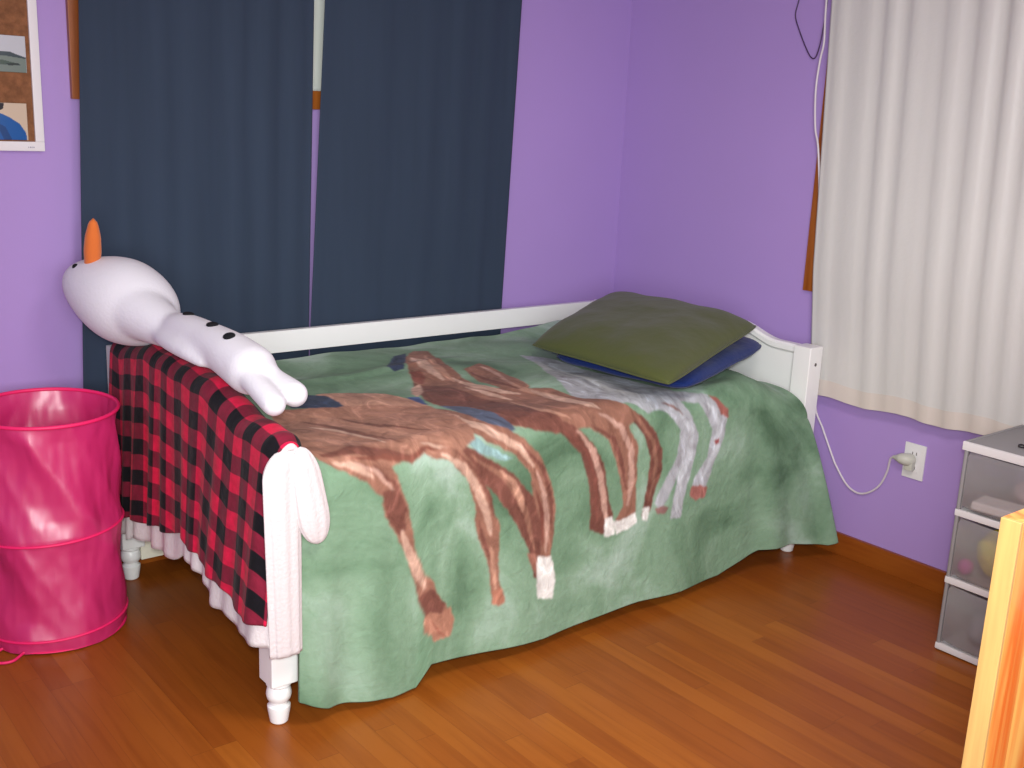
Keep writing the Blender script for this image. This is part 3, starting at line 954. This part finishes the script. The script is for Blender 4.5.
# ---------------------------------------------------------------- horse throw
NU, NV = 700, 560
U, V = np.meshgrid(np.linspace(0, 1, NU), np.linspace(0, 1, NV), indexing='ij')
X, Y, Z = throw_surface(U, V)
throw = array_mesh('throw_blanket', X, Y, Z, throw_material())
paint(throw, U, V, PRINT, (134, 86, 72), 0, 2, .0009)
uvmap(throw, U * 1.95, V * 1.6)
solidify(throw, .012, 0)
tag(throw, 'green plush throw printed with galloping brown and grey horses, spread over the daybed', 'blanket')

# ---------------------------------------------------------------- pillows


def pillow(name, C, up, down, m, label, sag=0, n=60, seed=1, pinch=.05, round_=.05):
    """C: four corners (left, front, right, back) of the mid plane"""
    A, B, Cc, Dd = [Vector(c) for c in C]
    nrm = ((Cc - A).cross(Dd - B)).normalized()
    if nrm.z < 0:
        nrm = -nrm
    bm = bmesh.new()
    rs = random.Random(seed)
    o1, o2 = rs.random() * 9, rs.random() * 9

    def pt(u, v, side):
        # pull the sides in between the corners
        pu = u * (1 - pinch * (1 - v * v) * abs(u) ** 3 * .8 - round_ * (u * v) ** 4)
        pv = v * (1 - pinch * (1 - u * u) * abs(v) ** 3 * .8 - round_ * (u * v) ** 4)
        a, b = (pu + 1) / 2, (pv + 1) / 2
        p = A * (1 - a) * (1 - b) + B * a * (1 - b) + Cc * a * b + Dd * (1 - a) * b
        f = max(0, (1 - abs(u) ** 4)) ** .5 * max(0, (1 - abs(v) ** 4)) ** .5
        e = noise.noise(Vector((u * 2.2 + o1, v * 2.2 + o2, side * 3))) * .12
        w = noise.noise(Vector((u * 5 + o2, v * 5 + o1, side * 5))) * .05
        h = (up if side > 0 else -down) * f * (1 + e + w)
        p = p + nrm * (h + sag * (1 - u * u) * (1 - v * v))
        # soft creases running in from the edges
        p = p + nrm * (.004 * math.sin(9 * math.atan2(v, u)) * (u * u + v * v) * f)
        return p
    for side in (1, -1):
        grid(bm, [[pt(-1 + 2 * i / n, -1 + 2 * j / n, side) for j in range(n + 1)] for i in range(n + 1)])
    bmesh.ops.remove_doubles(bm, verts=bm.verts, dist=.0008)
    bmesh.ops.recalc_face_normals(bm, faces=bm.faces)
    # seam welt around the edge
    o = tag(obj(name, bm, m), label, 'pillow')
    bm = bmesh.new()
    ring = []
    for q in range(4 * n):
        k, i = divmod(q, n)
        s = -1 + 2 * i / n
        u, v = ((s, -1), (1, s), (-s, 1), (-1, -s))[k]
        ring.append(pt(u, v, 1))
    ring.append(ring[0])
    tube(bm, ring, .0028, 6, False)
    obj('seam', bm, m, o)
    return o


pillow('pillow', [(-.900, -.62, .692), (-.850, -1.215, .704), (-.190, -1.00, .738), (-.215, -.36, .724)], .040, .034, blue,
       'royal blue pillow lying on the throw, underneath the olive pillow', 0, seed=3, round_=.10)
pillow('pillow', [(-.945, -.575, .728), (-.985, -1.265, .742), (-.262, -1.005, .812), (-.265, -.265, .812)], .058, .016, olive,
       'olive green pillow lying on top of the blue pillow', .020, seed=5)

# ---------------------------------------------------------------- plaid blanket over the foot end
plaid_m = plaid_material()
PY0, PY1 = -.150, -1.185


def plaid_point(u, s, grow=0, extra=0, raw=False):
    """u along the bed's foot end (0 back, 1 front), s from -1 (outer hem) over 0 (crest) to 1 (inner hem)"""
    u = np.asarray(u, float); s = np.asarray(s, float)
    grow = grow - .020 * sm(u, .962, 1) ** 1.5
    y = PY0 + (PY1 - PY0) * u
    t = (y - YF) / (YB - YF)
    base = .715 + (.752 - .715) * np.clip(t, 0, 1)
    k = sm(.5 - np.abs(t - .5), .10, .32)
    cz = base + .030 + .040 * k + grow
    fold = np.sin(u * 62 + .4) * (1 - sm(u, .30, .55)) + .6 * np.sin(u * 33 + 1.5) + .35 * np.sin(u * 90 + 3)
    zo = np.interp(-y, [.15, .215, .394, .70, .756, .856, .975, 1.129, 1.19], [.262, .272, .295, .368, .355, .345, .328, .300, .296]) - extra
    fr = sm(u, .84, 1)
    zi = np.interp(-y, [.15, 1.02, 1.10, 1.19], [.690, .690, .650, .560])
    R = .036 + grow
    # outer side
    so = np.clip(-s, 0, 1); si = np.clip(s, 0, 1)
    q = .22
    ao = np.clip(so / q, 0, 1) * PI / 2; ho = np.clip((so - q) / (1 - q), 0, 1)
    ai = np.clip(si / q, 0, 1) * PI / 2; hi = np.clip((si - q) / (1 - q), 0, 1)
    xo = FOOT_X - R * np.sin(ao) * 1.15 - ho * (.020 + .022 * sm(u, .35, 1)) - (ho ** .7) * .009 * fold
    zo_ = cz - R * (1 - np.cos(ao)) - ho * (cz - R - zo) + .004 * np.sin(u * 40) * ho
    xi = FOOT_X + R * np.sin(ai) + hi * (.010 + .046 * fr) + .004 * fold * hi * 0
    zi_ = cz - R * (1 - np.cos(ai)) - hi * (cz - R - zi)
    x = np.where(s < 0, xo, xi)
    z = np.where(s < 0, zo_, zi_)
    z = z + .003 * np.sin(u * 50 + 1) * np.exp(-(s * 4) ** 2)
    y = y + np.where(s < 0, -.02 * ho * np.sin(u * 12 + 2) * u * (1 - u) * 4, 0)
    return x, y, z


S1 = np.concatenate([-np.linspace(1, 0, 90) ** 1.0, np.linspace(0, 1, 41)[1:]])
UU, SS = np.meshgrid(np.linspace(0, 1, 220), S1, indexing='ij')
X, Y, Z = plaid_point(UU, SS, grow=.006)
pb = array_mesh('plaid_blanket', X, Y, Z, plaid_m)
dl = np.sqrt(np.diff(X, axis=1) ** 2 + np.diff(Z, axis=1) ** 2)
arc = np.concatenate([np.zeros((dl.shape[0], 1)), np.cumsum(dl, 1)], 1)
arc = arc - arc[:, 89:90]
# pleats gather the weave where the cloth is bunched towards the back
du = np.sqrt(np.diff(X[:, 20]) ** 2 + np.diff(Y[:, 20]) ** 2)
along = np.concatenate([[0], np.cumsum(du)])
uvmap(pb, np.repeat(along[:, None], len(S1), 1), arc)
solidify(pb, .006, 0)
tag(pb, 'red and black checked fleece-lined blanket over the foot end of the daybed', 'blanket')

S2 = np.linspace(-1, .96, 110)
UU, SS = np.meshgrid(np.linspace(0, 1, 220), S2, indexing='ij')
yy = PY0 + (PY1 - PY0) * UU
X, Y, Z = plaid_point(UU, SS, grow=-.001, extra=.066 + .010 * np.sin(UU * 17 + .8) + .003 * np.sin(UU * 60))
hang = np.clip(-SS, 0, 1)
X = X + .002 * hang + .002 * hang * np.sin(UU * 80)
ln = array_mesh('lining', X, Y, Z, fleece, pb)
solidify(ln, .008, 0)

# rolled white edge following the arch of the front end
Xr, Yr, Zr = plaid_point(np.full(60, 1.0), np.linspace(-.92, .95, 60), grow=-.002)
bm = bmesh.new()
tube(bm, [(a, b - .000, c) for a, b, c in zip(Xr, Yr, Zr)], [.008 + .001 * math.sin(i * .9) for i in range(60)], 12)
obj('lining_edge', bm, fleece, pb)


def hanging_fold(name, z0, z1, cx, cy, aw, bw, pleats, seed):
    """bunched cloth hanging down: cx, cy, aw, bw are functions of t (0 top, 1 hem)"""
    bm = bmesh.new()
    rs = random.Random(seed)
    ph = [rs.random() * 6 for _ in range(4)]
    rings = []
    N, K = 54, 72
    for i in range(N + 1):
        t = i / N
        z = z0 + (z1 - z0) * t
        row = []
        for k in range(K):
            a = k * 2 * PI / K
            w = 1 + .04 * math.sin(pleats * a + ph[0] + t * 1.3) + .05 * math.sin((pleats * 1.7 // 1) * a + ph[1] - t)
            row.append((cx(t) + aw(t) * w * math.cos(a), cy(t) + bw(t) * w * math.sin(a), z))
        rings.append(row)
    Vv = grid(bm, rings, False, True)
    bm.faces.new(Vv[0][::-1]); bm.faces.new(Vv[-1])
    bmesh.ops.recalc_face_normals(bm, faces=bm.faces)
    return obj(name, bm, fleece, pb)


def dome(t, a=.08, b=.0):
    """1 in the middle, rounded to 0 at the top (within a) and at the hem (within b)"""
    r = 1
    if t < a:
        r *= math.sqrt(max(0, 1 - (1 - t / a) ** 2))
    if b and t > 1 - b:
        r *= math.sqrt(max(0, 1 - ((t - 1 + b) / b) ** 2))
    return max(r, .02)


hanging_fold('lining_fold', .722, .215, lambda t: -2.152 - .010 * sm1(t, 0, .15) + .008 * t, lambda t: -1.184, lambda t: (.048 - .006 * t) * dome(t, .12), lambda t: .018 * dome(t, .10), 6, 2)
hanging_fold('lining_fold', .724, .482, lambda t: -2.118 + .046 * t - .006 * t * t, lambda t: -1.192 - .008 * t, lambda t: (.032 + .012 * t) * dome(t, .30, .36), lambda t: .018 * dome(t, .2, .4), 5, 5)

# ---------------------------------------------------------------- snowman plush
sn = thing('snowman_plush', 'white plush snowman toy with orange carrot nose lying on the checked blanket', 'plush toy', (-2.14, -.62, .85))
SO = Vector((-2.14, -.62, .85))


def sp_(name, bm, m, root=sn):
    for v in bm.verts:
        v.co -= SO
    return obj(name, bm, m, root)


def plush(o, it=10):
    m = o.modifiers.new('one_skin', 'REMESH'); m.mode = 'VOXEL'; m.voxel_size = .0055; m.use_smooth_shade = True
    m = o.modifiers.new('soften', 'SMOOTH'); m.iterations = it; m.factor = .6
    return o


hd_c = Vector((-2.205, -.300, .930))
ax = (Vector((-2.325, -.150, .985)) - Vector((-2.10, -.46, .865))).normalized()   # towards the crown
zq = Vector((0, 0, 1)); sd = ax.cross(zq).normalized(); upv = sd.cross(ax).normalized()
ROT = Matrix((ax, sd, upv)).transposed()
bm = bmesh.new()


def headshape(p):
    # fuller towards the neck, tapering to the crown
    k = 1 - .20 * sm1(p.x, -.2, 1)
    return Vector((p.x, p.y * k, p.z * k))


ellipsoid(bm, hd_c, (.182, .114, .122), ROT, 40, 28, headshape)
nk = [hd_c + (Vector((-2.150, -.54, .874)) - hd_c) * (k / 12) for k in range(2, 13)]
tube(bm, nk, [.089 - .0041 * k for k in range(11)], 28)
spine = smooth_path([(-2.170, -.375, .900), (-2.150, -.49, .872), (-2.142, -.60, .885), (-2.132, -.72, .882), (-2.122, -.84, .868), (-2.114, -.93, .850), (-2.108, -.98, .840)], 8)
rad = []
for i in range(len(spine)):
    t = i / (len(spine) - 1)
    r = np.interp(t, [0, .12, .3, .5, .68, .85, .95, 1], [.014, .044, .050, .051, .060, .064, .056, .030])
    rad.append(float(r))
tube(bm, spine, rad, 28)
ellipsoid(bm, spine[-3], (.052, .046, .044), None, 24, 16)
tube(bm, smooth_path([(-2.188, -.50, .868), (-2.192, -.60, .866), (-2.186, -.72, .858), (-2.176, -.80, .842)], 6), [.014, .020, .022, .024] * 0 + [.014 + .010 * math.sin(k / 18 * PI) for k in range(19)], 16)
body_bm = bm
for pts, rr in (([(-2.085, -.985, .830), (-2.077, -1.03, .822), (-2.070, -1.075, .814)], .033), ([(-2.135, -.985, .836), (-2.135, -1.04, .820), (-2.134, -1.095, .802)], .030)):
    bm = body_bm
    pp = smooth_path(pts, 8)
    n = len(pp)
    L = (pp[-1] - pp[0]).length + 2 * rr
    u0, u1 = (pp[0] - pp[1]).normalized(), (pp[-1] - pp[-2]).normalized()
    K = 7
    a_ = [(pp[0] + u0 * rr * math.cos(k / K * PI / 2), rr * math.sin(k / K * PI / 2) + .0004) for k in range(K)]
    z_ = [(pp[-1] + u1 * rr * math.sin(k / K * PI / 2), rr * math.cos(k / K * PI / 2) + .0004) for k in range(1, K + 1)]
    rs = [r for _, r in a_] + [rr] * n + [r for _, r in z_]
    pp = [p for p, _ in a_] + pp + [p for p, _ in z_]
    tube(bm, pp, rs, 22)
plush(sp_('body', body_bm, plush_white), 34)
# carrot nose
nb = hd_c + ROT @ Vector((.092, -.025, .072)); nd = (Vector((-2.268, -.30, 1.155)) - nb)
bm = bmesh.new()
pp = [nb + nd * k / 14 for k in range(15)]
tube(bm, pp, [float(np.interp(k / 14, [0, .3, .6, .85, .95, 1], [.021, .0235, .021, .014, .009, .002])) for k in range(15)], 20)
sp_('carrot_nose', bm, plush_orange)
for s in (1, -1):
    bm = bmesh.new()
    d = Vector((.74, s * .42, .52)); d = d.normalized()
    e = ROT @ Vector((.182 * d.x * .97, .105 * d.y * .86, .110 * d.z * .86)) + hd_c
    ellipsoid(bm, e, (.0095, .0095, .0095), None, 16, 10)
    sp_('eye', bm, black_felt)
for i in (17, 26, 33):
    p = spine[i]
    tg = (spine[i + 1] - spine[i - 1]).normalized()
    d = Vector(({17: .10, 26: -.08, 33: -.30}[i], 0, 1))
    d = (d - tg * d.dot(tg)).normalized()
    c = Vector(p) + d * (rad[i] - .001)
    bm = bmesh.new()
    q = d.to_track_quat('Z', 'Y').to_matrix()
    ellipsoid(bm, c, (.0155, .0155, .006), q, 20, 10)
    sp_('button', bm, black_felt)

# ---------------------------------------------------------------- pink hamper
hm = thing('laundry_hamper', 'bright pink pop-up mesh laundry hamper standing open beside the bed', 'laundry hamper', (-2.425, -.300, 0))
R0, HH = .190, .645
bm = bmesh.new()
P = []
N, K = 90, 120
for i in range(N + 1):
    t = i / N
    z = .004 + (HH - .004) * t
    row = []
    # pinched a little between the spring rings
    g = min(abs(t - .055), abs(t - .50), abs(t - 1))
    for k in range(K):
        a = k * 2 * PI / K
        r = R0 - .006 * min(1, g / .15) + min(1, g / .08) * (.0065 * (1 - 2 * abs(math.sin(2.5 * a + 5.5 * t))) + .0032 * (1 - 2 * abs(math.sin(4.5 * a + 9 * t + 1))))
        row.append((r * math.cos(a), r * math.sin(a), z))
    P.append(row)
V_ = grid(bm, P, False, True)
obj('wall', bm, pink_m, hm)
bm = bmesh.new()
lathe(bm, [(.001, .004), (.185, .004), (.189, .006), (.185, .008), (.001, .008)], 60)
obj('bottom', bm, pink_rim, hm)
for zz, rr, tk in ((HH, R0 + .001, .0055), (.315, R0 + .001, .0040), (.040, R0 + .001, .0038)):
    bm = bmesh.new()
    ring = [(rr * math.cos(k * 2 * PI / 96), rr * math.sin(k * 2 * PI / 96), zz + .008 * math.sin(k * 2 * PI / 96 + (0 if zz > .5 else 2)) * (1 if zz < .5 else .6)) for k in range(97)]
    tube(bm, ring, tk, 8, False)
    obj('spring_hoop', bm, pink_rim, hm)
# carrying loop lying on the floor at the left
bm = bmesh.new()
tube(bm, smooth_path([(-.13, -.145, .012), (-.165, -.165, .006), (-.20, -.15, .005), (-.21, -.11, .006), (-.17, -.09, .012)], 8), .004, 8)
obj('carry_strap', bm, pink_rim, hm)

# ---------------------------------------------------------------- pin board with two photographs
cb_ = thing('cork_board', 'cork pin board with a white frame hanging on the purple wall', 'pin board', (-2.56, -.002, 1.62))
CO = Vector((-2.56, -.002, 1.62))
bx0, bx1, bz0, bz1 = -2.86, -2.303, 1.319, 1.98
for a, b in (((bx0, -.020, bz0), (bx1, -.002, bz0 + .026)), ((bx0, -.020, bz1 - .026), (bx1, -.002, bz1)),
             ((bx0, -.020, bz0 + .026), (bx0 + .026, -.002, bz1 - .026)), ((bx1 - .024, -.020, bz0 + .026), (bx1, -.002, bz1 - .026))):
    bm = bmesh.new(); box(bm, a, b, .002)
    part('frame_bar', bm, plastic_white, cb_, True, CO)
bm = bmesh.new(); box(bm, (bx0 + .01, -.012, bz0 + .01), (bx1 - .01, -.003, bz1 - .01))
part('cork_panel', bm, cork, cb_, False, CO)
bm = bmesh.new()
for k, w in enumerate((.0018, .003, .0022, .0028)):
    box(bm, (-2.348 + k * .0045, -.0206, 1.3275), (-2.348 + k * .0045 + w, -.0202, 1.3315))
part('maker_mark', bm, stitch_m, cb_, False, CO)


def photo(label, x0, x1, z0, z1, base, layers):
    n = 70
    U, V = np.meshgrid(np.linspace(0, 1, n), np.linspace(0, 1, n), indexing='ij')
    o = array_mesh('photo_print', x0 + (x1 - x0) * U, -.0150 - .0016 * np.sin(U * PI), z0 + (z1 - z0) * V, photo_m)
    paint(o, U, V, layers, base, 1)
    solidify(o, .0006, 0)
    return tag(o, label, 'photograph', 'photographs pinned on the cork board')


photo_m = mat('photo_paper', (200, 200, 200), .35, .4)
_a = photo_m.node_tree.nodes.new('ShaderNodeAttribute'); _a.attribute_name = 'print'
photo_m.node_tree.links.new(_a.outputs['Color'], photo_m.node_tree.nodes['Principled BSDF'].inputs['Base Color'])
photo('small landscape photograph with pale sky and dark hill, upper one on the cork board', -2.445, -2.338, 1.532, 1.629, (186, 190, 196),
      [((60, 74, 78), [(0, .52), (.25, .56), (.6, .56), (.75, .50), (1, .42), (1, .36), (0, .36)]),
       ((112, 126, 118), [(0, .42), (.5, .44), (1, .38), (1, 0), (0, 0)]),
       ((70, 88, 78), [(0, .3), (.4, .33), (.7, .26), (.5, .2), (0, .16)]), ((46, 58, 56), [(.5, .24), (.8, .26), (.85, .2), (.55, .18)])])
photo('small photograph of a person in a blue shirt, lower one on the cork board', -2.452, -2.345, 1.349, 1.449, (196, 178, 156),
      [((30, 28, 34), [(0, 1), (.45, 1), (.42, .84), (.25, .74), (0, .78)]),
       ((20, 84, 150), [(0, .8), (.3, .74), (.55, .62), (.8, .45), (.95, .2), (.97, 0), (0, 0)]),
       ((16, 62, 116), [(.2, .5), (.45, .35), (.6, 0), (.4, 0)]),
       ((214, 220, 228), [(.06, .66), (.30, .60), (.30, .54), (.06, .60)]), ((214, 220, 228), [(.06, .48), (.30, .44), (.30, .38), (.06, .42)])])

# ---------------------------------------------------------------- outlet, plug and cords
ol = thing('wall_outlet', 'white wall outlet plate low on the purple wall with a grey plug in it', 'outlet', (0, -1.483, .415))
bm = bmesh.new(); box(bm, (-.006, -.038, -.060), (0, .038, .060), .002)
auto(obj('cover_plate', bm, plastic_white, ol))
for dz in (.024, -.024):
    bm = bmesh.new()
    box(bm, (-.0075, -.017, dz - .014), (-.005, .017, dz + .014), .001)
    r_ = auto(obj('receptacle', bm, plastic_white, ol))
    bm = bmesh.new()
    for dy in (-.007, .007):
        box(bm, (-.0079, dy - .0012, dz - .002), (-.0073, dy + .0012, dz + .008))
    box(bm, (-.0079, -.002, dz - .010), (-.0073, .002, dz - .006))
    obj('slot', bm, slot_m, r_, False)

cd = thing('white_cord', 'white electrical cord drooping from the plug to the bed and up beside the window', 'cord', (-.02, -1.47, .42))
DO = Vector((-.02, -1.47, .42))
pts = [(-.030, -1.422, .418), (-.024, -1.408, .405), (-.012, -1.395, .355), (-.008, -1.372, .300), (-.008, -1.335, .262), (-.008, -1.292, .246), (-.008, -1.245, .262),
       (-.008, -1.195, .315), (-.008, -1.168, .356), (-.008, -1.120, .438), (-.009, -1.080, .510), (-.010, -1.070, .66), (-.012, -1.070, .90), (-.026, -1.030, 1.10), (-.027, -1.005, 1.30),
       (-.028, -.985, 1.42), (-.028, -.966, 1.48), (-.028, -.952, 1.60), (-.028, -.956, 1.70), (-.030, -.966, 1.76), (-.030, -.960, 1.85), (-.030, -.955, 2.0), (-.024, -.95, 2.2)]
bm = bmesh.new(); tube(bm, smooth_path(pts, 8), .0036, 8)
part('cable', bm, cord_white, cd, True, DO)
bm = bmesh.new()
tube(bm, smooth_path([(-.008, -1.475, .418), (-.020, -1.470, .419), (-.030, -1.455, .421), (-.032, -1.440, .420), (-.030, -1.422, .418)], 4), [.021, .022, .022, .022, .022, .021, .021, .020, .019, .018, .017, .015, .013, .010, .009, .007, .006], 14)
box(bm, (-.030, -1.492, .385), (-.009, -1.462, .425), .006)
part('plug', bm, plug_m, cd, True, DO)

dk = bmesh.new()
tube(dk, smooth_path([(-.008, -.835, 2.10), (-.006, -.832, 1.98), (-.006, -.826, 1.905), (-.006, -.818, 1.855), (-.008, -.845, 1.800), (-.010, -.880, 1.745), (-.012, -.905, 1.715), (-.014, -.925, 1.712), (-.018, -.940, 1.745), (-.024, -.952, 1.80), (-.024, -.958, 1.90), (-.024, -.958, 2.05)], 8), .0022, 8)
tag(obj('dark_cord', dk, cord_dark), 'thin dark cord looping down the wall beside the white curtain, near the top', 'cord')

# ---------------------------------------------------------------- plastic drawer cart
CX, CY = -.222, -2.040
ct = thing('drawer_cart', 'translucent plastic three-drawer cart with white rims under the white curtain', 'storage drawers', (CX, CY, 0))
hx, hy, TH = .165, .195, .637


def cbx(a, b, bev=.002):
    bm = bmesh.new(); box(bm, a, b, bev); return bm


auto(obj('top', cbx((-hx, -hy, TH - .006), (hx, hy, TH)), clear_top, ct))
bm = bmesh.new()
for a, b in (((-hx - .004, -hy - .004, TH - .022), (-hx + .006, hy + .004, TH + .003)), ):
    box(bm, a, b, .003)
auto(obj('front_rim', bm, plastic_white, ct))
bm = bmesh.new()
for a, b in (((hx - .006, -hy - .004, TH - .022), (hx + .004, hy + .004, TH + .003)),
             ((-hx + .006, hy - .006, TH - .022), (hx - .006, hy + .004, TH + .003)), ((-hx + .006, -hy - .004, TH - .022), (hx - .006, -hy + .006, TH + .003))):
    box(bm, a, b, .003)
auto(obj('top_rim', bm, clear_top, ct))
for y in (hy - .004, -hy + .001):
    bm = bmesh.new()
    box(bm, (-hx + .004, y, .02), (hx - .004, y + .003, TH - .02))
    obj('side_wall', bm, clear_m, ct, False)
for y in (hy - .012, -hy + .002):
    obj('corner_post', cbx((-hx - .001, y, .02), (-hx + .012, y + .010, TH - .02), .004), clear_top, ct)
obj('back_wall', cbx((hx - .005, -hy + .004, .02), (hx - .002, hy - .004, TH - .02), 0), clear_m, ct, False)
for z in (.004, .213, .420):
    bm = bmesh.new()
    box(bm, (-hx - .002, -hy, z), (-hx + .010, hy, z + .020), .004)
    box(bm, (-hx, hy - .010, z), (hx, hy, z + .016), .003)
    box(bm, (-hx, -hy, z), (hx, -hy + .010, z + .016), .003)
    box(bm, (-hx, -hy, z + .002), (hx, hy, z + .006), .001)
    auto(obj('frame_shelf', bm, plastic_white, ct))
for z0, z1 in ((.030, .206), (.238, .413), (.446, .612)):
    bm = bmesh.new()
    # bowed drawer front
    P = []
    for i in range(17):
        t = -1 + 2 * i / 16
        x = -hx - .014 * (1 - t ** 4)
        P.append([(x + .012, t * (hy - .016), z0), (x, t * (hy - .016), z0 + .012), (x, t * (hy - .016), z1 - .012), (x + .012, t * (hy - .016), z1)])
    grid(bm, P)
    dr = obj('drawer', bm, clear_m, ct)
    bm = bmesh.new()
    box(bm, (-hx + .02, -hy + .016, z0), (hx - .02, hy - .016, z0 + .003))
    for y in (-hy + .016, hy - .018):
        box(bm, (-hx + .0, y, z0), (hx - .02, y + .002, z1 - .03))
    obj('tray', bm, clear_m, dr, False)
for sx in (-1, 1):
    for sy in (-1, 1):
        bm = bmesh.new(); lathe(bm, [(.012, 0), (.014, .003), (.014, .008)], 14, (sx * (hx - .02), sy * (hy - .02), -.0))
        obj('foot_pad', bm, plastic_white, ct)


def blob(name, c, rad, m, label, cat, seed=0, amp=.18, group=None):
    bm = bmesh.new()
    ellipsoid(bm, (0, 0, 0), rad, None, 36, 24)
    for v in bm.verts:
        n = noise.noise(v.co * 22 + Vector((seed, seed * 2, 0)))
        v.co *= 1 + amp * n
        v.co.z = max(v.co.z, -rad[2] * .92)
    o = obj(name, bm, m)
    o.location = c
    return tag(o, label, cat, group)


blob('fluffy_bundle', (CX - .01, CY + .035, .446 + .048), (.050, .070, .042), rug_pink, 'pale pink soft bundle inside the top drawer of the plastic cart', 'soft item', 2)
bm = bmesh.new(); box(bm, (-.045, -.085, -.012), (.045, .085, .012), .006, 3)
wp = obj('folded_paper', bm, paper_white); wp.location = (CX - .115, CY + .07, .4635); wp.rotation_euler = (0, 0, .1)
bpy.context.view_layer.update()
tag(wp, 'white folded packet lying at the front of the top drawer', 'packet')
blob('yellow_plush_ball', (CX - .075, CY + .075, .238 + .078), (.060, .078, .070), yellow_m, 'yellow soft toy inside the middle drawer of the plastic cart', 'soft toy', 5)
blob('purple_plush_ball', (CX - .135, CY + .155, .238 + .030), (.022, .022, .024), magenta_m, 'small purple ball at the left end of the middle drawer', 'ball', 7, .05)
blob('grey_bundle', (CX - .07, CY + .07, .030 + .055), (.062, .080, .048), mat('grey_cloth', (132, 136, 146), .9, .1, bump=.4, bscale=40, var=.4, vscale=14), 'grey bunched cloth inside the bottom drawer of the plastic cart', 'cloth', 9, .3)

# a pen lying on the cart
pn = thing('pen', 'thin dark pen lying on top of the plastic drawer cart', 'pen', (-.296, -1.955, TH + .004), math.radians(0))
bm = bmesh.new(); tube(bm, [(0, 0, 0), (-.002, -.055, 0), (-.004, -.11, 0), (-.0044, -.122, -.001)], [.0042, .0042, .0038, .001], 12); obj('barrel', bm, twig, pn)
bm = bmesh.new(); tube(bm, [(.0, .002, .0), (.0, -.04, .0)], .0050, 12); obj('cap', bm, twig, pn)
bm = bmesh.new(); box(bm, (-.0015, -.042, .005), (.0015, -.002, .007), .0004); box(bm, (-.0015, -.005, .002), (.0015, -.002, .007), .0004); obj('clip', bm, twig, pn)
blob('hair_clip', (-.235, -1.990, TH + .010), (.012, .018, .010), twig, 'small dark hair clip behind the pen on the drawer cart', 'hair clip', 3, .2)

# ---------------------------------------------------------------- pine bed end in the near right corner
PX, PY, PH = -1.810, -2.674, .962
pe = thing('pine_bed_end', 'orange pine wood board end standing upright in the near right corner', 'bed end', (PX, PY, 0))
bm = bmesh.new(); box(bm, (.008, .0, 0), (.075, .029, PH), .001, 3)
auto(obj('stile', bm, pine, pe))
bm = bmesh.new(); box(bm, (0, 0, 0), (.008, .029, PH), .0015, 3)  # thin strip on the flash-facing edge, its brightness painted in
e_ = auto(obj('flash_lit_edge', bm, pine_flash_lit, pe))
e_['label'] = 'edge of the board end, flash brightness painted in as pale yellow'
bm = bmesh.new(); box(bm, (.925, 0, 0), (1.0, .029, PH), .0025, 3)
auto(obj('stile', bm, pine, pe))
bm = bmesh.new(); box(bm, (.075, .001, PH - .09), (.925, .028, PH), .0025, 3)
auto(obj('top_rail', bm, pine, pe))
bm = bmesh.new()
for k in range(9):
    box(bm, (.075 + k * .0945, .006, .16), (.075 + (k + 1) * .0945 - .002, .022, PH - .09), .003)
auto(obj('plank_panel', bm, pine, pe))
bm = bmesh.new(); box(bm, (.075, .001, .10), (.925, .028, .17), .0025, 3)
auto(obj('bottom_rail', bm, pine, pe))
